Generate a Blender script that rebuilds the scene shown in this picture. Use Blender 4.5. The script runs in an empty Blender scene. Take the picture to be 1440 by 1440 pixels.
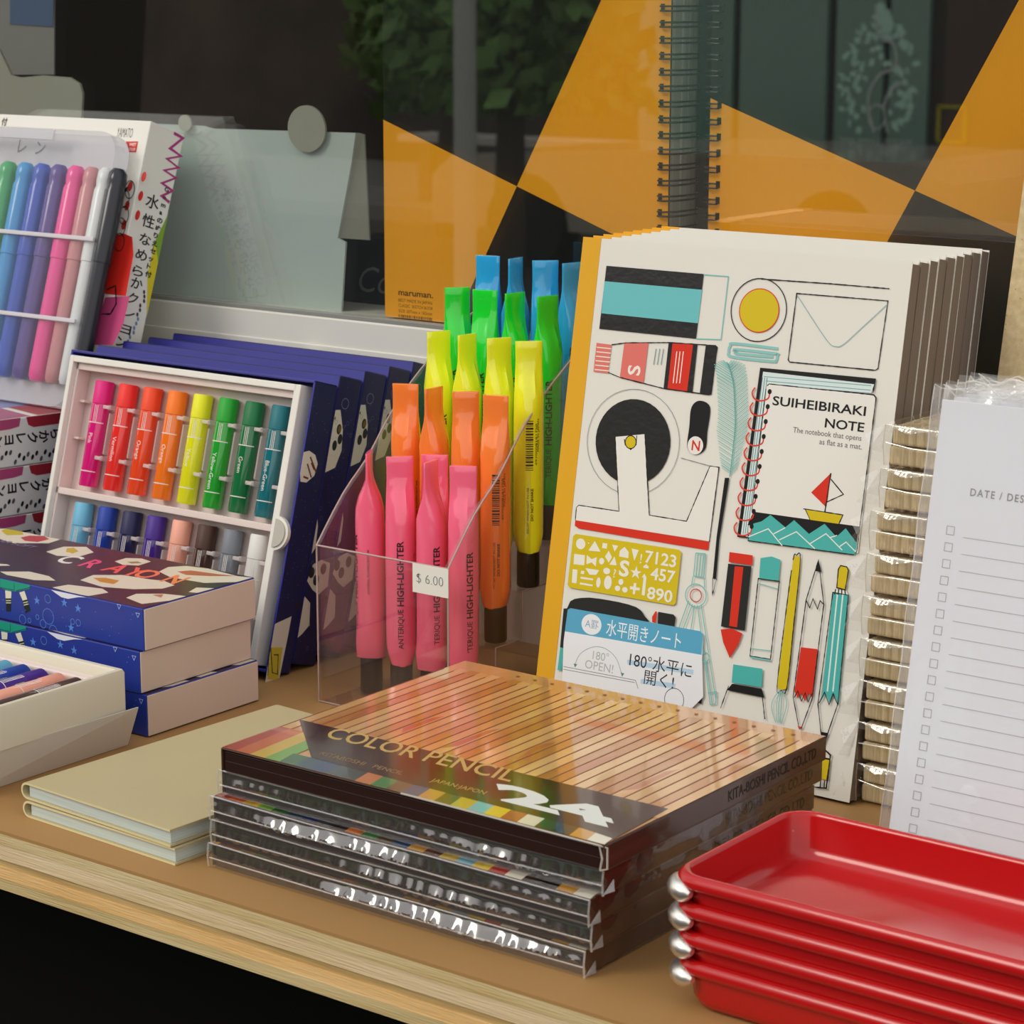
import bpy, math, random
from mathutils import Vector, Matrix
from mathutils.geometry import tessellate_polygon
random.seed(7)
PI=math.pi; R=math.radians
scn=bpy.context.scene; COL=scn.collection
# ---------------------------------------------------------------- camera, world, lights
CAM_H=.30; F_PX=3350.; PITCH=R(12.3); ROLL=R(-.1); YAW=R(36.9)
fw=Vector((-math.sin(YAW)*math.cos(PITCH),math.cos(YAW)*math.cos(PITCH),-math.sin(PITCH)))
_r=Vector((math.cos(YAW),math.sin(YAW),0)); _d=fw.cross(_r)
rt=_r*math.cos(ROLL)+_d*math.sin(ROLL); dn=_d*math.cos(ROLL)-_r*math.sin(ROLL)
cd=bpy.data.cameras.new('camera'); cam=bpy.data.objects.new('camera',cd); COL.objects.link(cam)
cd.sensor_width=36; cd.lens=F_PX/1440*36; cd.clip_start=.02; cd.clip_end=200
m=Matrix((rt,-dn,-fw)).transposed().to_4x4(); m.translation=Vector((0,0,CAM_H)); cam.matrix_world=m
cd.dof.use_dof=True; cd.dof.focus_distance=.93; cd.dof.aperture_fstop=40
scn.camera=cam
w=bpy.data.worlds.new('overcast_sky'); scn.world=w; w.use_nodes=True; nt=w.node_tree; nt.nodes.clear()
o=nt.nodes.new('ShaderNodeOutputWorld'); bg=nt.nodes.new('ShaderNodeBackground'); tc=nt.nodes.new('ShaderNodeTexCoord')
sx=nt.nodes.new('ShaderNodeSeparateXYZ'); cr=nt.nodes.new('ShaderNodeValToRGB')
nt.links.new(tc.outputs['Generated'],sx.inputs[0]); nt.links.new(sx.outputs['Z'],cr.inputs[0])
cr.color_ramp.elements[0].position=0; cr.color_ramp.elements[0].color=(1,.95,.87,1)
cr.color_ramp.elements[1].position=1; cr.color_ramp.elements[1].color=(.90,.92,.95,1)
nt.links.new(cr.outputs[0],bg.inputs[0]); bg.inputs[1].default_value=1.15; nt.links.new(bg.outputs[0],o.inputs[0])
def sun(name,rx,rz,e,ang,c):
    l=bpy.data.lights.new(name,'SUN'); l.energy=e; l.angle=R(ang); l.color=c
    ob=bpy.data.objects.new(name,l); COL.objects.link(ob); ob.rotation_euler=(R(rx),0,R(rz))
sun('soft_sun',52,-28,1.1,22,(1,.93,.82))
scn.view_settings.view_transform='Standard'; scn.view_settings.look='None'
scn.view_settings.exposure=0.0; scn.view_settings.gamma=1; scn.view_settings.use_curve_mapping=False
scn.cycles.max_bounces=10; scn.cycles.transparent_max_bounces=24
# ---------------------------------------------------------------- measuring
C0=Vector((0,0,CAM_H))
def ray(x,y): return fw*F_PX+rt*(x-720)+dn*(y-720)
def atz(x,y,z=0): v=ray(x,y); return C0+v*((z-CAM_H)/v.z)
def aty(x,y,Y): v=ray(x,y); return C0+v*(Y/v.y)
def atx(x,y,X): v=ray(x,y); return C0+v*(X/v.x)
def atp(x,y,p,n): v=ray(x,y); return C0+v*((p-C0).dot(n)/v.dot(n))
# ---------------------------------------------------------------- materials
def lin(h):
    if not isinstance(h,str): return (*h,1)
    c=[int(h[i:i+2],16)/255 for i in (0,2,4)]
    return (*[x/12.92 if x<=.04045 else ((x+.055)/1.055)**2.4 for x in c],1)
MC={}
def M(name,c='808080',rough=.5,spec=.5,metal=0,coat=0,coatr=.05,trans=0,alpha=1,sub=0,var=0,vs=40,bump=0,bs=200,stretch=None,emit=0,c2=None):
    if name in MC: return MC[name]
    m=bpy.data.materials.new(name); m.use_nodes=True; t=m.node_tree; b=t.nodes['Principled BSDF']
    col=lin(c); b.inputs['Base Color'].default_value=col
    b.inputs['Roughness'].default_value=rough; b.inputs['Specular IOR Level'].default_value=spec
    b.inputs['Metallic'].default_value=metal; b.inputs['Coat Weight'].default_value=coat; b.inputs['Coat Roughness'].default_value=coatr
    b.inputs['Transmission Weight'].default_value=trans; b.inputs['Alpha'].default_value=alpha
    if sub: b.inputs['Subsurface Weight'].default_value=sub; b.inputs['Subsurface Radius'].default_value=(.004,.004,.004); b.inputs['Subsurface Scale'].default_value=1
    if emit: b.inputs['Emission Color'].default_value=col; b.inputs['Emission Strength'].default_value=emit
    g=t.nodes.new('ShaderNodeTexCoord'); mp=t.nodes.new('ShaderNodeMapping'); t.links.new(g.outputs['Object'],mp.inputs[0])
    if stretch: mp.inputs['Scale'].default_value=stretch
    if var or c2:
        n=t.nodes.new('ShaderNodeTexNoise'); n.inputs['Scale'].default_value=vs; n.inputs['Detail'].default_value=4
        t.links.new(mp.outputs[0],n.inputs[0])
        r=t.nodes.new('ShaderNodeValToRGB'); r.color_ramp.elements[0].position=.35; r.color_ramp.elements[1].position=.65
        a=lin(c2) if c2 else tuple(x*(1-var) for x in col[:3])+(1,)
        r.color_ramp.elements[0].color=a; r.color_ramp.elements[1].color=col
        t.links.new(n.outputs['Fac'],r.inputs[0]); t.links.new(r.outputs[0],b.inputs['Base Color'])
    if bump:
        n=t.nodes.new('ShaderNodeTexNoise'); n.inputs['Scale'].default_value=bs; t.links.new(mp.outputs[0],n.inputs[0])
        bp=t.nodes.new('ShaderNodeBump'); bp.inputs['Strength'].default_value=bump; bp.inputs['Distance'].default_value=.001
        t.links.new(n.outputs['Fac'],bp.inputs['Height']); t.links.new(bp.outputs[0],b.inputs['Normal'])
    MC[name]=m; return m
def film(name,tint=(1,1,1),ior=1.5,rough=.03,bump=0,bs=60,gloss=1.,haze=0,hc='FFFFFF',stretch=(1,1,1)):
    """thin clear sheet: see-through, mirror-like by Fresnel, optional milky haze"""
    if name in MC: return MC[name]
    m=bpy.data.materials.new(name); m.use_nodes=True; t=m.node_tree; t.nodes.clear(); N=t.nodes.new; L=t.links.new
    out=N('ShaderNodeOutputMaterial'); tr=N('ShaderNodeBsdfTransparent'); gl=N('ShaderNodeBsdfGlossy'); lw=N('ShaderNodeLayerWeight'); lw.inputs['Blend'].default_value=.5; pw=N('ShaderNodeMath'); pw.operation='POWER'; pw.inputs[1].default_value=5
    ma=N('ShaderNodeMath'); ma.operation='MULTIPLY_ADD'; f0=((ior-1)/(ior+1))**2*1.9; ma.inputs[1].default_value=1-f0; ma.inputs[2].default_value=f0; mx=N('ShaderNodeMixShader')
    L(lw.outputs['Facing'],pw.inputs[0]); L(pw.outputs[0],ma.inputs[0])
    tr.inputs[0].default_value=(*tint,1); gl.inputs['Roughness'].default_value=rough; gl.inputs[0].default_value=(gloss,gloss,gloss,1)
    base=tr
    if haze:
        df=N('ShaderNodeBsdfDiffuse'); df.inputs[0].default_value=lin(hc); m2=N('ShaderNodeMixShader'); m2.inputs[0].default_value=haze
        L(tr.outputs[0],m2.inputs[1]); L(df.outputs[0],m2.inputs[2]); base=m2
    L(ma.outputs[0],mx.inputs[0]); L(base.outputs[0],mx.inputs[1]); L(gl.outputs[0],mx.inputs[2]); L(mx.outputs[0],out.inputs[0])
    if bump:
        g=N('ShaderNodeTexCoord'); mp=N('ShaderNodeMapping'); mp.inputs['Scale'].default_value=stretch; L(g.outputs['Object'],mp.inputs[0])
        n=N('ShaderNodeTexNoise'); n.inputs['Scale'].default_value=bs; n.inputs['Detail'].default_value=3; L(mp.outputs[0],n.inputs[0])
        bp=N('ShaderNodeBump'); bp.inputs['Strength'].default_value=bump; bp.inputs['Distance'].default_value=.002; L(n.outputs['Fac'],bp.inputs['Height'])
        L(bp.outputs[0],gl.inputs['Normal']); L(bp.outputs[0],lw.inputs['Normal'])
    MC[name]=m; return m
def ink(c,gloss=.35): return M('ink_'+c+('g' if gloss<.3 else ''),c,gloss,.4)
# ---------------------------------------------------------------- mesh building
def xf(M4,p): return M4@Vector(p) if M4 else Vector(p)
class MB:
    def __init__(s): s.v=[];s.f=[];s.m=[]
    def face(s,pts,m=0,T=None):
        k=len(s.v); s.v+= [xf(T,p) for p in pts]; s.f.append(tuple(range(k,k+len(pts)))); s.m.append(m); return s
    def box(s,a,b,m=0,T=None):
        x0,y0,z0=a;x1,y1,z1=b; k=len(s.v)
        s.v+=[xf(T,p) for p in ((x0,y0,z0),(x1,y0,z0),(x1,y1,z0),(x0,y1,z0),(x0,y0,z1),(x1,y0,z1),(x1,y1,z1),(x0,y1,z1))]
        for q in ((3,2,1,0),(4,5,6,7),(0,1,5,4),(1,2,6,5),(2,3,7,6),(3,0,4,7)): s.f.append(tuple(k+i for i in q)); s.m.append(m)
        return s
    def rings(s,rs,m=0,caps=True,closed=False,T=None,mfun=None):
        k=len(s.v);n=len(rs[0])
        for r in rs: s.v+=[xf(T,p) for p in r]
        N=len(rs)
        for i in range(N if closed else N-1):
            for j in range(n):
                a=k+i*n;b=k+((i+1)%N)*n
                s.f.append((a+j,a+(j+1)%n,b+(j+1)%n,b+j)); s.m.append(mfun(i) if mfun else m)
        if caps and not closed:
            s.f.append(tuple(k+j for j in reversed(range(n)))); s.m.append(mfun(0) if mfun else m)
            s.f.append(tuple(k+(N-1)*n+j for j in range(n))); s.m.append(mfun(N-2) if mfun else m)
        return s
    def lathe(s,prof,n=20,m=0,T=None,caps=True,mfun=None):
        return s.rings([[(r*math.cos(2*PI*j/n),r*math.sin(2*PI*j/n),z) for j in range(n)] for r,z in prof],m,caps,False,T,mfun)
    def tube(s,pts,r,n=8,m=0,closed=False,T=None):
        P=[Vector(p) for p in pts];rs=[];N=len(P);up=None
        for i,p in enumerate(P):
            a=P[(i-1)%N] if (closed or i>0) else p; b=P[(i+1)%N] if (closed or i<N-1) else p
            t=(b-a).normalized()
            if up is None: up=t.orthogonal().normalized()
            up=(up-t*up.dot(t)); up=up.normalized() if up.length>1e-6 else t.orthogonal().normalized()
            q=t.cross(up); rr=r[i] if isinstance(r,(list,tuple)) else r
            rs.append([p+(up*math.cos(2*PI*j/n)+q*math.sin(2*PI*j/n))*rr for j in range(n)])
        return s.rings(rs,m,not closed,closed,T)
    def prism(s,pts,h,m=0,T=None,ms=None):
        """2D outline in local XY extruded z 0..h"""
        k=len(s.v);n=len(pts)
        s.v+=[xf(T,(x,y,0)) for x,y in pts]+[xf(T,(x,y,h)) for x,y in pts]
        tri=tessellate_polygon([[Vector((x,y,0)) for x,y in pts]])
        A=sum(pts[i][0]*pts[(i+1)%n][1]-pts[(i+1)%n][0]*pts[i][1] for i in range(n))
        for t in tri:
            a,b,c=t; ar=(pts[b][0]-pts[a][0])*(pts[c][1]-pts[a][1])-(pts[c][0]-pts[a][0])*(pts[b][1]-pts[a][1])
            if ar<0: a,c=c,a
            s.f.append((k+n+a,k+n+b,k+n+c)); s.m.append(m); s.f.append((k+c,k+b,k+a)); s.m.append(m)
        for i in range(n):
            j=(i+1)%n; q=(k+i,k+j,k+n+j,k+n+i); s.f.append(q if A>0 else q[::-1]); s.m.append(m if ms is None else ms)
        return s
    def grid(s,fn,nu,nv,m=0,T=None):
        k=len(s.v)
        for i in range(nu+1):
            for j in range(nv+1): s.v.append(xf(T,fn(i/nu,j/nv)))
        for i in range(nu):
            for j in range(nv):
                a=k+i*(nv+1)+j; s.f.append((a,a+nv+1,a+nv+2,a+1)); s.m.append(m)
        return s
    def build(s,name,mats,parent=None,smooth=False,bevel=0,kind=None,label=None,seg=2):
        me=bpy.data.meshes.new(name); me.from_pydata([tuple(p) for p in s.v],[],s.f)
        mats=mats if isinstance(mats,(list,tuple)) else [mats]
        for q in mats: me.materials.append(q)
        me.polygons.foreach_set('material_index',s.m)
        if smooth:
            me.polygons.foreach_set('use_smooth',[True]*len(s.f))
            try: me.set_sharp_from_angle(angle=R(40))
            except Exception: pass
        me.update()
        ob=bpy.data.objects.new(name,me); COL.objects.link(ob)
        if parent: ob.parent=parent
        if bevel:
            bm=ob.modifiers.new('bevel','BEVEL'); bm.width=bevel; bm.segments=seg; bm.limit_method='ANGLE'; bm.angle_limit=R(40)
        if kind: ob['kind']=kind
        if label: ob['label']=label
        return ob
def thing(name,label,cat,loc=(0,0,0),rot=(0,0,0),group=None):
    e=bpy.data.objects.new(name,None); COL.objects.link(e); e.empty_display_size=.01
    e.location=loc; e.rotation_euler=rot; e['label']=label; e['category']=cat
    if group: e['group']=group
    return e
def tag(o,label,cat,group=None):
    o['label']=label;o['category']=cat
    if group:o['group']=group
    return o
def mat_of(e): return Matrix.LocRotScale(Vector(e.location),e.rotation_euler,None)
KIDS={}
def dup(e,loc=None,rot=None,label=None,skip=(),group=None):
    c=e.copy(); COL.objects.link(c)
    if loc is not None:c.location=loc
    if rot is not None:c.rotation_euler=rot
    if label:c['label']=label
    if group:c['group']=group
    def rec(a,b):
        for ch in [x for x in ALLKIDS(a)]:
            if ch.name.split('.')[0] in skip: continue
            d=ch.copy(); COL.objects.link(d); d.parent=b; rec(ch,d)
    rec(e,c); return c
def ALLKIDS(a): return [x for x in bpy.data.objects if x.parent==a]
# ---------------------------------------------------------------- flat print
TC={}
def text_mesh(s,bold=0,shear=0,sp=1.0,cuts=False):
    k=(s,bold,shear,sp,cuts)
    if k in TC: return TC[k]
    cu=bpy.data.curves.new('t','FONT'); cu.body=s; cu.size=1; cu.offset=bold; cu.shear=shear; cu.space_character=sp
    cu.resolution_u=3
    ob=bpy.data.objects.new('t',cu); COL.objects.link(ob)
    dg=bpy.context.evaluated_depsgraph_get(); me=ob.evaluated_get(dg).to_mesh()
    if cuts:   # slice the letters into strips so that they can be bent round a barrel
        import bmesh
        bm=bmesh.new(); bm.from_mesh(me)
        for j in range(-2,9): bmesh.ops.bisect_plane(bm,geom=bm.verts[:]+bm.edges[:]+bm.faces[:],plane_co=(0,.11*j,0),plane_no=(0,1,0))
        bmesh.ops.triangulate(bm,faces=bm.faces[:]); bm.to_mesh(me); bm.free()
    vs=[(v.co.x,v.co.y) for v in me.vertices]; fs=[tuple(p.vertices) for p in me.polygons]
    ob.evaluated_get(dg).to_mesh_clear(); bpy.data.objects.remove(ob); bpy.data.curves.remove(cu)
    if not vs: vs=[(0,0)]
    xs=[v[0] for v in vs]; TC[k]=(vs,fs,min(xs),max(xs)); return TC[k]
def spline(P,n=6,closed=False):
    out=[];N=len(P)
    for i in range(N if closed else N-1):
        p0=P[(i-1)%N] if closed or i>0 else P[0]; p1=P[i];p2=P[(i+1)%N];p3=P[(i+2)%N] if closed or i<N-2 else P[-1]
        for k in range(n):
            t=k/n; out.append(tuple(.5*((2*b)+(-a+c)*t+(2*a-5*b+4*c-d)*t*t+(-a+3*b-3*c+d)*t**3) for a,b,c,d in zip(p0,p1,p2,p3)))
    if not closed: out.append(tuple(P[-1]))
    return out
class Art:
    """flat print on a plane: 2D coordinates (u,v) on the surface, in metres; layers stack by hundredths of a millimetre"""
    def __init__(s,T,px=None): s.T=T; s.mb=MB(); s.mats=[]; s.z=0; s.px=px
    def mi(s,m):
        if isinstance(m,str): m=ink(m)
        if m not in s.mats: s.mats.append(m)
        return s.mats.index(m)
    def c(s,pts): return [s.px(*p) for p in pts] if s.px else pts
    def raw(s,pts,tris,m):
        s.z+=1; h=2.2e-6*s.z; k=len(s.mb.v); mi=s.mi(m)
        s.mb.v+=[s.T@Vector((u,v,h)) for u,v in pts]
        for t in tris:
            a,b,c=(pts[i] for i in t[:3]); ar=(b[0]-a[0])*(c[1]-a[1])-(c[0]-a[0])*(b[1]-a[1])
            t=t if ar>=0 else t[::-1]
            s.mb.f.append(tuple(k+i for i in t)); s.mb.m.append(mi)
    def poly(s,pts,m,conv=True):
        if conv: pts=s.c(pts)
        s.raw(pts,tessellate_polygon([[Vector((x,y,0)) for x,y in pts]]),m); return s
    def stroke(s,pts,w,m,closed=False,conv=True,wob=0):
        if conv: pts=s.c(pts)
        P=[Vector(p) for p in pts]; N=len(P); q=[]
        for i in range(N):
            a=P[(i-1)%N] if closed or i>0 else P[i]; b=P[(i+1)%N] if closed or i<N-1 else P[i]
            d1=(P[i]-a); d2=(b-P[i]); d=(d1.normalized() if d1.length>1e-9 else d2.normalized())+(d2.normalized() if d2.length>1e-9 else d1.normalized())
            if d.length<1e-6: d=d1
            d.normalize(); n=Vector((-d.y,d.x)); nn=Vector((-d1.y,d1.x)).normalized() if d1.length>1e-9 else n
            k=1/max(.5,abs(n.dot(nn))) ; ww=w/2*k*(1+random.uniform(-wob,wob))
            q+= [tuple(P[i]+n*ww),tuple(P[i]-n*ww)]
        fs=[]
        for i in range(N if closed else N-1):
            j=(i+1)%N; fs+=[(2*i,2*i+1,2*j+1),(2*i,2*j+1,2*j)]
        s.raw(q,fs,m); return s
    def wline(s,pts,w,m,closed=False,step=.0012,wob=.35):
        pts=s.c(pts); out=[]; N=len(pts)
        for i in range(N if closed else N-1):
            a=Vector(pts[i]);b=Vector(pts[(i+1)%N]);n=max(1,int((b-a).length/step))
            out+=[tuple(a.lerp(b,k/n)) for k in range(n)]
        if not closed: out.append(tuple(pts[-1]))
        return s.stroke(out,w,m,closed,False,wob)
    def ell(s,cx,cy,rx,ry,m,n=36,rot=0,stroke=0,a0=0,a1=2*PI,conv=True):
        """centre in input coords, radii in metres"""
        if s.px and conv: cx,cy=s.px(cx,cy)
        full=abs(a1-a0-2*PI)<1e-6
        pts=[]
        for i in range(n if full else n+1):
            t=a0+(a1-a0)*i/n; x,y=rx*math.cos(t),ry*math.sin(t); pts.append((cx+x*math.cos(rot)-y*math.sin(rot),cy+x*math.sin(rot)+y*math.cos(rot)))
        return s.stroke(pts,stroke,m,full,False) if stroke else s.poly(pts,m,False)
    def text(s,t,x,y,size,m,rot=0,align=0,bold=0,shear=0,sx=1,fit=None,sp=1,conv=True):
        if s.px and conv: x,y=s.px(x,y)
        vs,fs,a,b=text_mesh(t,bold,shear,sp)
        if fit: sx=fit/((b-a)*size)
        off=(a,(a+b)/2,b)[align]; c_,s_=math.cos(rot),math.sin(rot); pts=[]
        for u,v in vs:
            u=(u-off)*size*sx; v*=size; pts.append((x+u*c_-v*s_,y+u*s_+v*c_))
        s.raw(pts,fs,m); return s
    def build(s,name,parent,label=None): return s.mb.build(name,s.mats,parent,label=label)
def rrect(x0,y0,x1,y1,r,n=4):
    out=[]
    for cx,cy,a in ((x1-r,y1-r,0),(x0+r,y1-r,90),(x0+r,y0+r,180),(x1-r,y0+r,270)):
        out+=[(cx+r*math.cos(R(a+90*i/n)),cy+r*math.sin(R(a+90*i/n))) for i in range(n+1)]
    return out
def frame(o,u,v):  # matrix whose local x=u, y=v
    u=Vector(u).normalized(); v=Vector(v).normalized(); n=u.cross(v)
    T=Matrix((u,v,n)).transposed().to_4x4(); T.translation=Vector(o); return T
def pixel_map(root,T,shift=0):
    """photo measurement -> (u,v) on the plane T of the thing root"""
    W=mat_of(root)@T; p=W.translation; n=W.to_3x3()@Vector((0,0,1)); Wi=W.inverted()
    def f(x,y):
        q=Wi@atp(x,y,p,n); return (q.x,q.y)
    return f
FRONT=lambda y=0:frame((0,y,0),(1,0,0),(0,0,1))      # normal -y
TOP=lambda z=0:frame((0,0,z),(1,0,0),(0,1,0))
RIGHT=lambda x=0:frame((x,0,0),(0,1,0),(0,0,1))      # normal +x
# palette
WHITE=M('paper_white','E9E7DF',.5,.4,bump=.05,bs=900)
GLOSSW=M('coated_card_white','E8E6DD',.22,.5)
BLACK='1B1A1B'; RED='D8321F'; TEAL='4DB5AE'; YEL='D6BE1C'; LTEAL='7FC4C0'; NAVY='20226E'
CLEAR=film('clear_film',bump=.5,bs=45,rough=.04)
CRINK=film('crinkled_film',bump=.7,bs=70,rough=.08,ior=1.55)
# ================================================================ SETTING
KR=M('kraft_board_top','AC8350',.55,.35,var=.12,vs=6,bump=.03,bs=60)
tb=thing('display_shelf','long plywood display shelf with a brown top and bare layered front edge','shelf',(-.55,.549,0))
MB().box((-2.2,0,-.0012),(1.6,.324,0)).build('shelf_top',KR,tb)
pl=[('D2BE92',.0040,'C2A872'),('E0C8A2',.0062,'CDB488'),('CDB27E',.0030,'B0905A'),('E6BE84',.0042,'D9AE70'),('CDB98A',.0045,'B9A06C')]
z=-.0012
for i,(c,h,c2) in enumerate(pl):
    dy=(.0,.0003,.0010,.0004,.0002)[i]
    MB().box((-2.2,dy,z-h),(1.6,.324,z)).build('ply',M('ply_layer_%d'%i,c,.65,.2,c2=c2,vs=18,stretch=(.6,20,14),bump=.35,bs=120),tb); z-=h
zb=z
BK=M('under_shelf_shade','060606',.8,.15)  # near-black: the shade below the shelf is put into the wall colour
MB().box((-3.2,.70,-1.25),(1.4,.9,zb)).build('wall_lower',BK,kind='structure')
FR=M('window_frame_paint','DEDCD0',.4,.4,var=.05,vs=8)
b=MB().box((-3.2,.873,zb),(1.4,.93,.1445)).build('trim_1',FR,kind='structure',bevel=.001)
MB().box((-3.2,.8722,.118),(1.4,.8732,.1305)).build('trim_2',FR,kind='structure',bevel=.0004)
MB().box((-3.2,.8735,.1445),(1.4,.879,.1462)).build('trim_3',M('window_seal','8B8C84',.6),kind='structure')
MB().box((-3.2,.93,.13),(1.4,1.5,.1445)).build('trim_4',M('inner_sill','34322F',.5),kind='structure')
w1=thing('window_1','large shop window pane reflecting the street','window',(0,.877,.146)); del w1['label'];del w1['category']; w1['kind']='structure'
MB().box((-3.1,0,0),(1.3,.004,1.3)).build('pane',film('window_glass',tint=(.97,.98,.97),ior=1.60,rough=0.0),w1)
MB().box((-3.2,-.005,1.3),(1.4,.06,1.36)).build('window_frame',FR,w1)
MB().box((-3.2,.87,1.506),(1.4,1.0,2.3)).build('wall_front',M('facade_plaster','8C8A84',.8),kind='structure')
IN=M('dark_interior','0E0C0B',.8,.2)
MB().box((-3.2,2.6,-1.2),(1.4,2.7,2.3)).build('wall_back',IN,kind='structure')
MB().box((-3.3,.88,-1.2),(-3.2,2.7,2.3)).build('wall_left',IN,kind='structure')
MB().box((1.4,.88,-1.2),(1.5,2.7,2.3)).build('wall_right',IN,kind='structure')
MB().box((-3.3,.88,2.3),(1.5,2.7,2.4)).build('ceiling',IN,kind='structure')
MB().box((-3.2,.88,-1.25),(1.4,2.7,-1.2)).build('floor',IN,kind='structure')
# ================================================================ STREET (seen only as a reflection in the pane)
def streetscape():
    MB().box((-40,-30,-1.35),(20,.70,-1.25)).build('ground',M('asphalt','4A4A48',.9,.2,var=.3,vs=3),kind='structure')
    PV=M('pavement','8E8C86',.9,.2,var=.15,vs=4)
    MB().box((-40,-30,-1.25),(20,-11,-1.15)).build('trim_5',PV,kind='structure')
    fc=thing('shop_building','dark green tiled shopfront across the street, seen reflected in the window','building',(-9,-14.5,-1.15))
    MB().box((-30,-1,0),(12,0,6)).build('wall',M('facade_dark_brown','3A322C',.7),fc)
    GG=M('green_shop_glass','86AC9C',.12,.5)
    for x0,x1 in ((-1.9,-1.02),(-.95,-.18),(-.1,.3),(.36,.68)):
        MB().box((x0,0,.25),(x1,.05,2.6)).build('shop_pane',GG,fc)
    MB().box((.82,0,.05),(1.5,.06,2.4)).build('shop_door',M('brown_door','5A4438',.6),fc)
    sg=MB()
    WL=M('mint_sign_paint','D2FFEA',.6); 
    a=Art(frame((.87,.056,.0),(-1,0,0),(0,0,1)))
    # seen mirrored, so u runs towards -x from the sign centre
    a.T=frame((.27,.056,.42),(-1,0,0),(0,0,1))
    random.seed(3)
    for i in range(190):
        t=random.random(); h=random.uniform(0,.95); wd=.36*math.sin(PI*min(1,.18+h*.85))
        u=random.uniform(-wd,wd)
        if abs(u)<.10 and h<.5: continue
        a.ell(u,h,random.uniform(.018,.036),random.uniform(.014,.026),WL,n=8,rot=random.uniform(0,3))
    W2=M('white_sign_paint','D8E2DC',.6)
    a.stroke(spline([(.02,.0),(.08,.25),(.0,.42),(-.14,.5),(-.12,.66),(.0,.72),(.04,.95)]),.022,W2)
    a.stroke(spline([(-.1,.0),(-.06,.2),(-.13,.34),(-.24,.38)]),.02,W2)
    a.ell(0,.12,.07,.09,W2,stroke=.015)
    a.text('TREE HOUSE',0,-.13,.12,W2,align=1,fit=.62,bold=.01)
    a.build('window_sign',fc)
    b=MB(); 
    for q in (((.78,.06,.365),(1.02,.08,.385)),((.78,.06,.62),(1.02,.08,.645)),((.78,.06,.365),(.805,.08,.64)),((1.0,.06,.365),(1.02,.08,.64))): b.box(*q)
    b.build('yellow_sign_frame',M('yellow_frame','C8B81E',.5),fc)
    # pale car body added for the bright band in the reflection, cabin left off
    v=thing('cabinless_car','pale low car body added without its cabin, seen reflected in the window','car',(-7.4,-10,-1.25))
    CB=M('car_body_paint','B9B2A4',.25,.5,coat=.6)
    def body(x):
        return
    prof=[(-1.5,.22),(-1.5,.5),(-1.35,.62),(-.5,.68),(0,.7),(1.6,.7),(1.9,.6),(1.95,.22)]
    def arch(cx): return [(cx+.3*math.cos(PI-t*PI/8),.22+.3*math.sin(PI-t*PI/8)*1.0) for t in range(9)]
    out=prof[::-1]; low=[(-1.5,.22)]+arch(-.8)+arch(1.2)+[(1.95,.22)]
    pts=low+out[1:-1]
    MB().prism(pts,1.4,T=frame((0,.7,0),(1,0,0),(0,0,1))).build('body',CB,v)
    TY=M('tyre','121212',.8)
    for cx in (-.8,1.2):
        for yy in (.62,-.62): MB().lathe([(.27,-.09),(.27,.09)],20,T=Matrix.Translation((cx,yy,.27))@Matrix.Rotation(PI/2,4,'X')).build('wheel',TY,v)
    random.seed(5)
    def tree(name,x,y,z0,z1,rad,label,n,zt):
        t=thing(name,label,'tree',(x,y,-1.15))
        MB().tube([(0,0,0),(.03,.02,1),(.0,0,z1+1.15)],[.09,.07,.05],10).build('trunk',M('bark','4A4238',.9),t)
        mb=MB()
        for i in range(n):
            a=random.uniform(0,2*PI); rr=rad*math.sqrt(random.random()); z=random.uniform(z0,z1)+1.15
            s=random.uniform(.05,.11); p=Vector((rr*math.cos(a),rr*math.sin(a),z)); q=Vector((random.gauss(0,1),random.gauss(0,1),random.gauss(0,1))).normalized(); u=q.orthogonal().normalized()*s; w_=q.cross(u)*.6
            mb.face([p-u,p-w_,p+u,p+w_])
        mb.build('foliage',M('leaf_green','7FA85C',.6,.3,var=.5,vs=3),t,kind='stuff')
    tree('street_tree',-7.5,-8.2,-.30,2.0,.75,'leafy street tree reflected at the left of the black and orange sketchbook',2600,0)
    tree('street_tree',-9.0,-9.6,-.15,2.0,.62,'smaller leafy street tree reflected left of the pole',2400,0)
    p=thing('street_pole','pale steel street pole, reflected in the black upper part of the sketchbook','pole',(-6.85,-7.0,-1.15))
    MB().lathe([(.055,0),(.05,3)],14).build('shaft',M('pole_paint','B7B9B2',.5),p); MB().lathe([(.1,0),(.1,.08)],14).build('pole_base',M('pole_paint'),p)
    k=thing('street_bench','long pale bench by the street pole, seen as a bright line in the reflection','bench',(-9.6,-11.6,-1.15))
    MB().box((-1.3,-.2,.42),(1.6,.2,.47)).build('seat',M('bench_slat','C9C6BC',.6),k)
    for x in (-1.1,1.4): MB().box((x-.05,-.15,0),(x+.05,.15,.42)).build('leg',M('bench_leg','55534E',.6),k)
streetscape()
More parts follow.
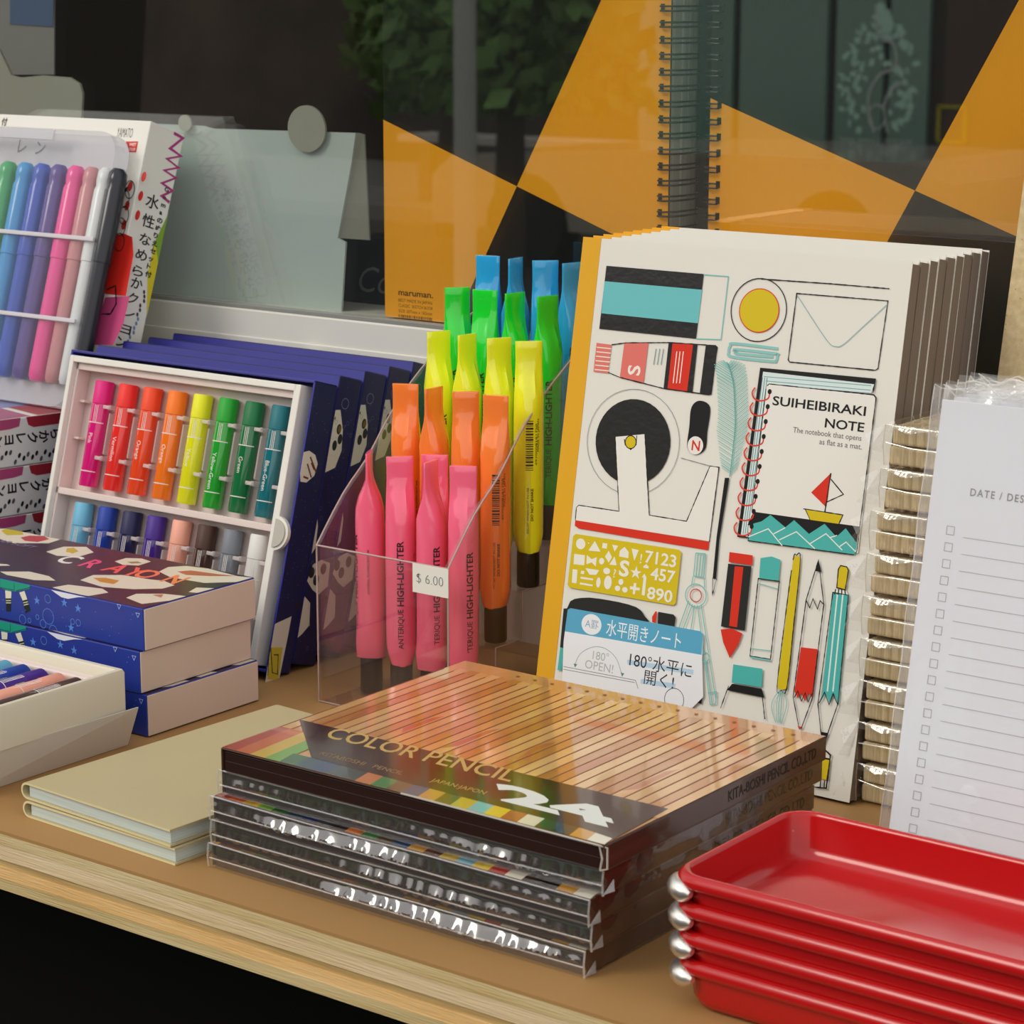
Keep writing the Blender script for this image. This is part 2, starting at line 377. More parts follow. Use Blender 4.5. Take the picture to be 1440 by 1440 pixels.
# ================================================================ BEHIND THE GLASS
ORG='FFB020'; SBK='1A1B1C'
def sketchbook(x0,x1,label,left_edge):
    H=.262; W=x1-x0; D=.022
    t=thing('sketchbook',label,'sketchbook',(x0,.888,.1455),(0,0,0),'sketchbooks behind the glass')
    MB().box((0,0,0),(W,.0012,H)).build('front_cover',M('cover_black',SBK,.25,.5,var=.1,vs=15),t,bevel=.0003)
    MB().box((0,D-.0012,0),(W,D,H)).build('back_cover',M('cover_board','8E8A80',.6),t)
    mb=MB()
    for i,(a,b_) in enumerate(((.0012,.006),(.0063,.012),(.0123,.0185),(.0188,D-.0012))): mb.box((.001,a,.001),(W-.0015-.0006*(i%2),b_,H-.001),i%2)
    mb.build('page_block',[M('page_edge_a','E4E6DC',.7,stretch=(1,60,1),var=.35,vs=20),M('page_edge_b','C9CCC2',.7)],t)
    a=Art(FRONT(-.0001)); X=t.location.x
    cx,cz=(aty(727,262,.888) if left_edge<700 else aty(1287,268,.888)).xz
    cx-=X; cz-=t.location.z
    def clipx(dx,dz):  # go along a ray until an edge
        k=[]
        if dx>0:k.append((W-cx)/dx)
        if dx<0:k.append(-cx/dx)
        if dz>0:k.append((H-cz)/dz)
        if dz<0:k.append(-cz/dz)
        s=min(x for x in k if x>0); return (cx+dx*s,cz+dz*s)
    UR=clipx(.0465,.0843) ; LL=clipx(-.0465,-.0843); UL=clipx(-.0804,.028); LR=clipx(.0804,-.028)
    O=M('cover_orange',ORG,.3,.5,var=.05,vs=10)
    a.poly([(cx,cz),LR,(W,cz),(W,H),UR] if abs(UR[1]-H)<1e-6 else [(cx,cz),LR,UR],O)
    a.poly([(cx,cz),UL,(0,0),LL] if abs(LL[1])<1e-6 else [(cx,cz),UL,LL],O)
    if left_edge<700:
        bx=.0085
        for i,(s,h,wd) in enumerate((('maruman.',.0042,.0215),('BEST MADE IN JAPAN',.0022,.021),('CLASSIC  SKETCH BOOK',.0022,.0215),('SIZE 207mm x 182mm',.0022,.021))):
            a.text(s,bx,.0105-.0026*i+(.0006 if i==0 else 0),h,'3A2A10',fit=wd,bold=.02 if i==0 else 0)
        xx=bx
        while xx<bx+.021:
            ww=random.choice((.0003,.0005,.0007)); a.poly([(xx,-.0005+.0006),(xx+ww,.0001),(xx+ww,.0016),(xx,.0016)],'3A2A10'); xx+=ww+random.choice((.0004,.0006))
    a.build('cover_print',t)
    mb=MB(); pitch=.00685; n=int(H/pitch); e=W if left_edge<700 else 0; sg=1 if left_edge<700 else -1
    for i in range(n):
        for dz in (-.001,.001):
            z=.004+i*pitch+dz
            mb.tube([(e-sg*.0045,.0005,z),(e-sg*.0045,-.0018,z),(e-sg*.001,-.0026,z),(e+sg*.0028,.001,z),(e+sg*.0035,.009,z),(e+sg*.003,.019,z),(e,.0235,z),(e-sg*.0045,.0225,z)],.00045,6)
        mb.box((e-sg*.0045-.0007,-.0004,z-.002),(e-sg*.0045+.0012,.0001,z+.001))
    mb.build('wire_binding',M('black_wire','141414',.3,.5),t)
xa=aty(540,250,.888).x; xb=aty(942,150,.888).x; xc=aty(999,150,.888).x
sketchbook(xa,xb,'black and orange wire-bound sketchbook behind the glass, left one, above the highlighters',540)
sketchbook(xc,xc+(xb-xa),'black and orange wire-bound sketchbook behind the glass, right one, above the white notebooks',999)
# pale carton with a folded flap
PALE=M('pale_blue_card','C3D0CC',.35,.5,var=.05,vs=7); GREYC=M('grey_card','A5A69A',.6,var=.06,vs=9)
def px_panel(mb,pts,Y,th,base,m=0):
    P=[aty(x,y,Y) for x,y in pts]; T=frame((0,Y-base.y+th,0),(1,0,0),(0,0,1))
    mb.prism([(p.x-base.x,max(p.z-base.z,0)) for p in P],th,m,T)
B=Vector((-.88,.893,.1445)); t=thing('display_carton','pale blue folded carton with round tab standing behind the window pane','carton',B)
mb=MB(); px_panel(mb,[(190,173),(285,177),(300,181),(405,184),(500,187),(494,230),(475,335),(486,341),(480,446),(190,416)],.893,.0012,B); mb.build('front_panel',PALE,t)
mb=MB(); p=[aty(x,y,.893)-B for x,y in ((500,187),(475,335))]; mb.rings([[(p[0].x,.0012,p[0].z),(p[0].x+.002,.004,p[0].z-.001),(p[1].x+.012,.010,p[1].z-.001),(p[1].x,.0012,p[1].z)],[(p[0].x,.0022,p[0].z),(p[0].x+.002,.005,p[0].z-.001),(p[1].x+.012,.011,p[1].z-.001),(p[1].x,.0022,p[1].z)]]); mb.build('side_flap',GREYC,t)
mb=MB(); px_panel(mb,[(100,411),(480,446),(486,341),(475,335),(100,300)],.8945,.001,B); mb.build('inner_panel',M('pale_card_2','B3BFB8',.5),t)
def disc(name,px,py,Y,rx,rz,mat,parent,base,pts=None):
    c=aty(px,py,Y)-base; mb=MB(); P=[(c.x+rx*math.cos(a*PI/14),c.z+rz*math.sin(a*PI/14)) for a in range(28)] if not pts else pts
    mb.prism(P,.0012,T=frame((0,Y-base.y,0),(1,0,0),(0,0,1))); return mb.build(name,mat,parent)
disc('round_tab',433,181,.8915,.0124,.0115,GREYC,t,B); disc('round_tab',262,173,.8915,.0046,.0042,GREYC,t,B)
B=Vector((-1.0,.905,.1445)); t=thing('display_carton','grey white cut-out carton header at the upper left behind the glass','carton',B)
mb=MB(); px_panel(mb,[(-40,60),(-2,68),(16,106),(28,109),(60,106),(98,109),(112,118),(116,132),(114,170),(114,400),(-40,400)],.905,.0015,B); mb.build('header_panel',GREYC,t)
B=aty(60,60,.96); B.z=.1445; t=thing('hanging_card','small blue and grey product card at the top left behind the glass','card',B)
mb=MB(); px_panel(mb,[(-60,-40),(76,-40),(76,105),(-60,105)],.96,.001,B); mb.build('card',M('card_grey','8C8C8A',.5),t)
mb=MB(); px_panel(mb,[(14,-40),(76,-40),(74,38),(14,34)],.9595,.0003,B); mb.build('blue_panel',M('card_blue','51688C',.5),t)
B=aty(515,445,.925); B.z=.1445; t=thing('navy_book','dark navy book with grey script lettering behind the glass, left of the sketchbook','book',B)
MB().box((-.03,0,0),(.05,.02,.034)).build('book_body',M('book_navy','151A30',.4,var=.1,vs=30),t,bevel=.0005)
a=Art(FRONT(-.0001)); a.text('Co',-.0045,.006,.019,'77797D',shear=.35,bold=-.005); a.build('lettering',t)
# dim interior goods
def dark(name,label,cat,x,y,z,w,h,d,c):
    t=thing(name,label,cat,(x,y,z)); 
    prof=[(.45,0),(.5,.15),(.48,.5),(.36,.85),(.1,1)]
    MB().rings([[(w*r*math.cos(a*PI/8)*1.0,d*r*math.sin(a*PI/8),h*zz) for a in range(16)] for r,zz in prof]).build('cloth',M('cloth_'+c,c,.9,.1,var=.5,vs=12),t,smooth=True)
    MB().tube([(0,0,h),(0,0,h+.03),(.02,0,h+.04),(.03,0,h+.02)],.002,6).build('hook',M('dark_hook','222222',.4),t)
dark('hanging_jacket','dark brown garment hanging in the dim shop behind the glass','garment',-1.62,1.75,-.6,.36,1.15,.2,'3A322C')
dark('hanging_jacket','charcoal garment with greenish folds deeper in the dim shop','garment',-1.33,1.85,-.7,.3,1.2,.2,'2A2C2A')
# ================================================================ PINK CRAYON BOXES, TALL WHITE BOX, PEN CASE
PW=M('print_white','D9D6D0',.35,.5)
pins=['topmost pink and white crayon box at the left edge, under the pen case','second pink and white spotted crayon box from the top at the left edge','third pink and white crayon box from the top at the left edge, mostly hidden','lowest pink and white crayon box of the left edge stack']
pb=None
for i in range(4):
    loc=(-.8885+.0006*i,.745,.0722-.02405*i+.0001*(3-i))
    if pb is None:
        pb=thing('crayon_box',pins[0],'box',loc,(0,0,R(-12)),'pink crayon boxes')
        MB().box((-.13,0,0),(0,.097,.0238)).build('carton',PW,pb,bevel=.0006)
        a=Art(RIGHT(.0001)); H=.0238
        for (u0,u1,c) in ((0,.0300,'A8446E'),(.0330,.096,'9E2A32')):
            a.poly([(u0,H),(u0+.001,H-.004),(u0+.004,H-.0055),(u1-.006,H-.005),(u1-.001,H-.0042),(u1,H)],c)
        for k,q in enumerate('ンヨレクからめな'): a.text(q,.0145+.0064*k,.0160,.0064,BLACK,bold=.03,rot=-PI/2)
        for k in range(40):
            u=.002+.0024*k; a.ell(u,random.choice((.0022,.0052,.0072,.0035)),.0008,.0014,random.choice((BLACK,BLACK,'55505A')),n=10,rot=-.4)
        a.build('side_print',pb)
        a=Art(TOP(.0239)); a.poly([(-.129,.001),(-.001,.001),(-.001,.036),(-.129,.036)],'A35672'); a.poly([(-.129,.04),(-.001,.04),(-.001,.096),(-.129,.096)],'A23840'); a.poly([(-.129,.001),(-.03,.001),(-.03,.096),(-.129,.096)],'8C8FB8'); a.build('top_print',pb)
    else: dup(pb,loc,label=pins[i])
LY=R(-18.8)
yb=thing('crayon_box','tall white crayon box with magenta zigzag and brushed Japanese lettering, leaning behind the pen case','box',(-.864,.8058,.1043),(LY,0,0))
W=.14;H=.1405;D=.0245
MB().box((-W,0,0),(0,D,H)).build('carton',GLOSSW,yb,bevel=.0005)
a=Art(RIGHT(.0001)); T=RIGHT(.0001)
pm=pixel_map(yb,T); a.px=pm
z9=lambda X,Y:(X/5.538,160+Y/5.538)   # crop of the tall box
Z=lambda L:[z9(*p) for p in L]
MG='B0307C'
a.poly([pm(*z9(1310,780)),(D,.094),(D,.069),pm(*z9(1190,1030))],'7FA62E',False)
a.poly([pm(*z9(1210,1000)),(D,.074),(D,.046),pm(*z9(1150,1240))],'D8C81E',False)
zz=[]
for k in range(6): zz+= [(1360-20*k,150+95*k),(1440-25*k,190+95*k)]
a.stroke(Z([(1355,150),(1425,190),(1325,270),(1410,330),(1300,350),(1390,420),(1280,440),(1370,500),(1262,540),(1345,600),(1260,640),(1320,690)]),.0016,MG)
for s,x,y,h in (('水',1180,690,.0105),('性',1150,840,.0098),('な',1130,980,.009),('め',1100,1100,.009),('ら',1075,1225,.0085)):
    a.text(s,*z9(x-50,y+20),h*.72,BLACK,bold=.015,fit=h*.9)
z8=lambda X,Y:(X/5.538,380+Y/5.538)
for s,x,y,h in (('か',1060,100,.009),('ク',1030,215,.0085),('レ',1005,325,.0085),('ヨ',975,455,.0085),('ン',945,555,.0085)):
    a.text(s,*z8(x-45,y+25),h*.72,BLACK,bold=.015,fit=h*.9)
for k,s in enumerate('Gomaのぬりえセット付'):
    a.text(s,*z9(1278-13.2*k+ (0 if k<4 else -6),600+60*k),.0031,BLACK,bold=.04,sx=1.45)
for k in range(13):
    a.ell(*z8(1135-12*k+random.uniform(-15,15),170+35*k),.0008,.0011,('3A3640' if k<6 else '6D86B0'),n=10,rot=.4)
a.build('side_print',yb)
a=Art(FRONT(-.0001),pixel_map(yb,FRONT(-.0001)))
a.poly(Z([(880,960),(960,930),(1030,960),(1040,1100),(980,1420),(800,1400)]),'D0281E')
a.poly(Z([(820,1430),(1010,1420),(960,1640),(880,1800),(700,1800)]),'C2487A')
for k in range(6): a.ell(*z9(1120-(k%2)*95-k*12,490+k*75),.0017,.0026,'C4302A',n=12)
for k,(x,y) in enumerate(((1010,590),(970,660),(965,790),(940,880),(930,1000))): a.ell(*z9(x,y),.0032,.0046,BLACK,stroke=.0005,rot=.3)
a.wline(Z([(830,1370),(900,1340),(905,1480),(860,1560),(790,1560)]),.0008,BLACK)
a.text('YAMATO',*z9(905,180),.0070,'55534E',fit=.0110,bold=-.01)
a.poly(Z([(980,215),(1076,215),(1060,300),(1005,298)]),'D02A24'); a.text('WET',*z9(1005,250),.0022,'F0E8E0',bold=.02); a.text('COLOR',*z9(1005,285),.0020,'F0E8E0',bold=.02,fit=.0042)
a.text('付',*z9(8,85),.0045,BLACK,bold=.02); a.poly(Z([(905,640),(1000,560),(990,600),(905,690)]),BLACK)
a.build('front_print',yb)
# pen case
LC=R(-17.6)
pc=thing('pen_case','clear plastic case of thick felt pens with rounded corner, leaning on the white crayon box','case',(-.868,.7905,.1000),(LC,0,0))
W=.135;H=.139;D=.0105
SH=film('case_plastic',ior=1.28,rough=.06,haze=.0,hc='E2E2E6',bump=.04,bs=30)
out=rrect(-W,0,0,H,.012,6)
mb=MB(); mb.prism(out,.0004,T=frame((0,.0004,0),(1,0,0),(0,0,1)))
mb.build('case_front',SH,pc)
SH2=film('case_plastic_back',ior=1.4,rough=.2,haze=.5,hc='CFCDD6')
mb=MB(); mb.prism(out,.0004,T=frame((0,D,0),(1,0,0),(0,0,1))); mb.build('case_back',SH2,pc)
mb=MB(); inn=rrect(-W+.0008,.0008,-.0008,H-.0008,.0115,6)
for i in range(len(out)):
    j=(i+1)%len(out)
    mb.face([(out[i][0],.0004,out[i][1]),(out[j][0],.0004,out[j][1]),(out[j][0],D,out[j][1]),(out[i][0],D,out[i][1])])
mb.build('case_rim',film('case_rim',ior=1.5,rough=.15,haze=.15,hc='E8E8EC'),pc)
mb=MB()
for (l,r_) in (((0,322),(133,337)),((0,439),(107,452))):
    pmc=pixel_map(pc,FRONT(0)); p0=pmc(*l);p1=pmc(*r_)
    mb.box((-W+.001,-.0012,p1[1]-.0011),(p1[0],.0,p1[1]+.0011))
mb.build('cross_rib',M('frosted_rib','DAD6DC',.25,.5,alpha=.85),pc,bevel=.0004)
a=Art(FRONT(-.0001),pixel_map(pc,FRONT(-.0001)))
for s,x,y in (('が',-20,213),('レ',24,214),('ン',49,216)): a.text(s,x,y,.0085,'6A6A6E',bold=.01)
a.build('lettering',pc)
MB().box((-W+.01,-.0008,H-.006),(-.045,.0,H-.0006)).build('hinge_tab',SH2,pc,bevel=.0003)
pens=[('1E9A5A','green'),('2A8CC8','sky blue'),('1E48B0','royal blue'),('4A3486','purple'),('E23C90','bright pink'),('BE7A80','dusty rose'),('D2D6D6','white'),('22242E','black')]
Tc=mat_of(pc); bx=[-8+0,33,58,85,106,123,139,159] 
for i,(c,nm) in enumerate(pens):
    p=pixel_map(pc,FRONT(0))((-11,13,37,61,85,107,127,144)[i],300)
    P=Tc@Vector((p[0],.0054,.012)); L=.110
    t=thing('felt_pen',nm+' felt pen in the clear plastic case','pen',P,(LC,0,0),'felt pens in the clear case')
    rr=.0046 if i not in (5,6) else .0040
    MB().lathe([(0.001,-.0005),(rr*.7,0),(rr*.95,.002),(rr,.006),(rr,.062)],16).build('barrel',M('pen_barrel_'+c,c,.3,.5,sub=0,var=.03),t,smooth=True)
    MB().lathe([(rr*1.0,.062),(rr*1.1,.0622),(rr*1.1,.098),(rr*.95,.100),(rr*1.05,.103),(rr*1.0,.1075),(rr*.6,.1097),(.0005,.110)],16).build('cap',M('pen_cap_'+c,c,.22,.5),t,smooth=True)
# ================================================================ NAVY CRAYON BOXES AND DISPLAY TRAY
LN=R(-15.7); NV=M('navy_carton','191A4C',.3,.5,var=.12,vs=30); CRM='D8D2C4'
NVT=M('navy_carton_lit','34348C',.3,.5,var=.08,vs=30)  # brighter copy of the navy, the light on tops and fronts put into the colour
BW,BD,BH=.1574,.0155,.1318
def navy_box(i,label):
    t=thing('crayon_box',label,'box',(-.857,.7499+.01745*i,.0043),(LN,0,0),'navy crayon boxes standing in a row')
    return t
def side_art(i,t):
    a=Art(RIGHT(BW+.0001)); return a,pixel_map(t,RIGHT(BW+.0001))
navl=['second navy crayon box of the standing row, just behind the open tray','third navy crayon box of the standing row behind the open tray','fourth navy crayon box of the standing row, second from the window','hindmost navy crayon box of the standing row, against the window frame']
n2=navy_box(1,navl[0])
MB().box((0,0,0),(BW,BD,BH)).build('carton',[NV],n2,bevel=.0005)
MB().box((.0004,.0004,BH),(BW-.0004,BD-.0004,BH+.0001)).build('lit_top_face',NVT,n2); MB().box((0.0004,-.0001,.0004),(BW-.0004,0,BH-.0004)).build('front_panel',NVT,n2)  # thin faces that carry the lit navy
a,pm=side_art(1,n2); a.px=pm
N4=lambda L:[(360+x/7.2,480+y/7.2) for x,y in L]
def clampu(p,lo=.0003,hi=BD-.0003): return [(min(max(u,lo),hi),v) for u,v in p]
def blob(L,c=CRM): a.poly(clampu([pm(*q) for q in L]),c,False)
blob(N4([(780,690),(855,695),(880,900),(865,1110),(800,1280),(660,1320),(700,1010),(730,930)]))
for x,y in ((840,890),(850,990),(795,1055)): a.ell(*N4([(x,y)])[0],.0016,.0024,'2A2622',n=14); 
a.ell(*N4([(845,890)])[0],.0010,.0016,'7A5A18',n=12)
for x,y in ((785,760),(800,780),(710,1130),(740,945)): a.ell(*N4([(x,y)])[0],.0004,.0008,'2A2622',n=8)
N5=lambda L:[(360+x/4.8,700+y/4.8) for x,y in L]
blob(N5([(385,140),(418,190),(400,340),(330,372),(345,200)]))
blob(N5([(385,450),(440,418),(500,440),(500,600),(420,655),(380,620),(340,560)])); 
for x,y in ((405,555),(455,480),(375,505)): a.ell(*N5([(x,y)])[0],.0020,.0026,'2A2622',n=14)
blob(N5([(240,780),(280,660),(365,710),(360,860),(310,920),(215,940)])); a.text('★',*N5([(258,755)])[0],.006,'2A2622')
for k in range(16):
    u,v=random.uniform(.001,BD-.001),random.uniform(.005,BH-.005); a.ell(u,v,.0009,.0009,'6E70A8',n=10,stroke=.00012,conv=False)
for k in range(46):
    u,v=random.uniform(.0006,BD-.001),random.uniform(.002,BH-.002); a.ell(u,v,.00018,.00018,'8A8CC0',n=5,conv=False)
a.ell(.006,BH-.012,.0024,.0024,'8A8CB0',n=12,stroke=.00025,conv=False)
a.build('side_print',n2)
a=Art(TOP(BH+.00012))
for u,v,r_ in ((.012,.008,.002),(.055,.006,.0016),(.1,.011,.0022),(.125,.008,.0014),(.15,.010,.0018)): a.ell(u,v,r_,r_,'8C90D8',n=14,stroke=.0002)
a.poly([(.0465,0.0006),(.0605,.0006),(.0595,.004),(.056,.0062),(.050,.0064),(.0475,.004)],'EAE8E0')
a.poly([(.0605+.012,.0108),(.0605+.026,.0108),(.0605+.024,.0142),(.0605+.015,.0146)],'EAE8E0')
for k in range(30): a.ell(random.uniform(.002,.155),random.uniform(.001,.0145),.0002,.0002,'A0A4E0',n=5)
a.build('top_print',n2)
for i in range(2,5): dup(n2,(-.857,.7499+.01745*i,.0043),label=navl[i-1])
# the front box: outer sleeve and white tray
n1=navy_box(0,'upright open crayon box, white tray with two rows inside a navy sleeve')
mb=MB(); mb.box((0,.0005,0),(BW,BD,.0012)); mb.box((0,.0005,BH-.0012),(BW,BD,BH)); mb.box((0,.0005,0),(.0012,BD,BH)); mb.box((BW-.0012,.0005,0),(BW,BD,BH)); mb.box((0,BD-.001,0),(BW,BD,BH))
mb.build('sleeve',[NVT],n1,bevel=.0003)
a,pm=side_art(0,n1); a.poly([(0.0007,.0005),(BD,.0005),(BD,BH-.0005),(.0007,BH-.0005)],M('navy_side_shade','191A4C'),False); a.px=pm  # right side covered in the darker, shaded navy
blob(N4([(410,1180),(470,1120),(540,1108),(600,1150),(625,1240),(590,1360),(510,1430),(450,1420),(400,1330)]),'E2DAD0')
for L in (((550,1170),(610,1330)),((520,1240),(560,1380)),((560,1230),(590,1300)),((480,1370),(530,1390))): a.stroke(N4(L),.0009,'6E3A24')
blob(N5([(55,1080),(110,850),(240,800),(215,935),(150,1255),(60,1250)])); blob(N5([(100,1010),(180,1010),(150,1230),(75,1225)]),'C9B83A'); a.wline(N5([(80,1200),(90,1030),(100,1010),(110,1180),(145,1190),(150,1060),(120,1060)]),.0005,'3A3A20')
for k in range(50):
    u,v=random.uniform(.0012,BD-.001),random.uniform(.03,BH-.005); a.ell(u,v,.0002,.0002,'7A7CB8',n=5,conv=False)
a.build('side_print',n1)
a=Art(TOP(BH+.0001)); a.poly([(.040,0.001),(.0535,.001),(.0525,.0045),(.049,.0062),(.044,.0062),(.041,.0045)],'EAE8E0')
for u,v,r_ in ((.012,.008,.002),(.075,.009,.0016),(.1,.011,.0022),(.135,.009,.0018)): a.ell(u,v,r_,r_,'8C90D8',n=14,stroke=.0002)
a.build('top_print',n1)
TRW=M('tray_white_card','E6E3DA',.45,.4,bump=.05,bs=400)
mb=MB(); X0,X1,Z0,Z1=.0022,BW-.0062,.0022,BH-.0028; bw=.0026
for q in (((X0,-.0016,Z0),(X0+bw,.012,Z1)),((X1-bw*1.5,-.0016,Z0),(X1,.012,Z1)),((X0+bw,-.0016,Z1-bw*1.2),(X1-bw,.012,Z1)),((X0+bw,-.0016,Z0),(X1-bw,.012,Z0+bw))): mb.box(*q)
mb.build('tray_frame',TRW,n1,bevel=.0004)
LINER=M('frosted_liner','E6D3CC',.22,.5,sub=.3,coat=.3)  # pinkish tint stands for crayon-coloured light bleeding into the plastic
PF=pixel_map(n1,FRONT(.003))
x0,x1=X0+bw,X1-bw*1.5; zt,zb_=Z1-bw*1.2,Z0+bw
N3=lambda x,y:(x/3,440+y/3)
tops=[N3(435,282),N3(540,297),N3(645,315),N3(750,333),N3(857,347),N3(965,360),N3(1070,377),N3(1180,395)]
c1=PF(*tops[0]); c8=PF(*tops[7]); pitch=(c8[0]-c1[0])/7
cb=PF(*N3(1090,878)); Lc=.0512; ztop=(c1[1]+c8[1])/2; zbot=ztop-Lc
r2=PF(*N3(325,797)); r2b=PF(*N3(1065,930)); zt2=(r2[1]+r2b[1])/2; 
mb=MB(); mb.box((x0,.0095,zb_),(x1,.0100,zt))       # floor of the moulded liner
for zc in (zt-.018,zt-.036,zb_+.02): mb.box((x0+.0016,.005,zc-.0006),(x0+.0052,.0095,zc+.0006))
zm=(zbot+zt2)/2
for zc,hh in ((zm,.0016),(zt-.0016,.0016),(zb_+.0016,.0016)): mb.box((x0,.0012,zc-hh),(x1,.0095,zc+hh))
mb.box((x0,.0012,zb_),(x0+.0016,.0095,zt)); mb.box((x1-.0016,.0012,zb_),(x1,.0095,zt))
lin1=mb.build('plastic_liner',LINER,n1,bevel=.0007,seg=3)
mb=MB()
for row,zt_ in ((0,ztop),(1,zt2)):
    for k in range(8):
        cx=c1[0]+pitch*(k+.5)
        for f in (.24,.72):
            z=zt_-Lc*f; mb.box((cx-.0032,.0008,z-.0009),(cx+.0008,.0022,z+.0009)); mb.box((cx-.0010,.002,z-.0012),(cx+.0010,.0095,z+.0012))
        if k<7: mb.box((cx-.0006,.0030,zt_-Lc*.68),(cx+.0004,.0095,zt_-Lc*.29))
mb.build('liner_nub',M('clear_nub','EDE0DC',.12,.6,alpha=.45,coat=.6),lin1,bevel=.0004,kind='stuff')
mb=MB()  # thumb notch
pn=pixel_map(n1,RIGHT(BW))
for (r0,y0,y1,mi) in ((.0078,-.0014,.0006,0),(.0064,-.0022,-.0012,1)):
    mb.prism([(BW-.0075+r0*math.cos(a*PI/16),BH*.47+r0*math.sin(a*PI/16)) for a in range(-8,9)],y1-y0,mi,frame((0,y1,0),(1,0,0),(0,0,1)))
mb.build('thumb_notch',[TRW,M('notch_grey','B9B5AA',.5)],n1)
cols1=[('E0187C','magenta'),('F0302A','red'),('F24A1E','vermilion'),('FA7A1C','orange'),('E8E61A','yellow'),('1EA32E','green'),('12703E','dark green'),('146E78','teal')]
cols2=[('6EB4D2','pale blue'),('1E3EA0','royal blue'),('22224E','dark navy'),('46248A','purple'),('F0A68E','peach'),('4A2E22','dark brown'),('787C84','grey'),('DCDAD4','white')]
names1=['Pink','Vermilion','Orange','Orange','Yellow','Yellow-Green','Green','Blue-Green']
WN=mat_of(n1)
def crayon(c,nm,txt,P,rot,label,group,L=Lc):
    t=thing('crayon',label,'crayon',P,rot,group); r=.0046
    MB().lathe([(.001,0),(r*.93,.0),(r,.0006),(r,L-.0112)],20).build('barrel',M('crayon_barrel_'+c,c,.12,.6,coat=.5,sub=0),t,smooth=True)
    MB().lathe([(r*.9,L-.0112),(r*1.01,L-.0110),(r*1.01,L-.0006),(r*.9,L),(.0005,L)],20).build('cap',M('crayon_cap_'+c,c,.5,.4),t,smooth=True)
    wp=M('crayon_print_glint','F0E6E0' if c!='DCDAD4' else 'C8C4BC',.4); mb=MB()
    for ang in (8,18,27):  # three white lines below the cap: highlights drawn as colour
        A=R(ang); d=R(1.6); rr=r*1.012
        mb.face([(rr*math.sin(A-d),-rr*math.cos(A-d),L*.61),(rr*math.sin(A+d),-rr*math.cos(A+d),L*.61),(rr*math.sin(A+d),-rr*math.cos(A+d),L-.0118),(rr*math.sin(A-d),-rr*math.cos(A-d),L-.0118)])
    for zf in (.14,.60):
        n=12
        for k in range(n):
            A=R(-75+150*k/n);B_=R(-75+150*(k+1)/n);rr=r*1.012
            mb.face([(rr*math.sin(A),-rr*math.cos(A),L*zf),(rr*math.sin(B_),-rr*math.cos(B_),L*zf),(rr*math.sin(B_),-rr*math.cos(B_),L*zf+.0004),(rr*math.sin(A),-rr*math.cos(A),L*zf+.0004)])
    if txt:
        vs,fs,a_,b_=text_mesh(txt,0,0,1.0,True); s=.0030; k=len(mb.v); rr=r*1.014
        for u,v in vs:
            A=R(8)+(v-.35)*s/r; mb.v.append(Vector((rr*math.sin(A),-rr*math.cos(A),L*.5-(u-a_)*s)))
        for f in fs: mb.f.append(tuple(k+i for i in f)); mb.m.append(0)
    mb.build('print_and_glints',wp,t)
for row,(cols,zt_) in enumerate(((cols1,ztop),(cols2,zt2))):
    for k,(c,nm) in enumerate(cols):
        P=WN@Vector((c1[0]+pitch*k,.0048,zt_-Lc))
        crayon(c,nm,names1[k] if row==0 else None,P,(LN,0,0),('%s crayon in the %s row of the upright open tray'%(nm,('upper','lower')[row])),'crayons in the upright tray')
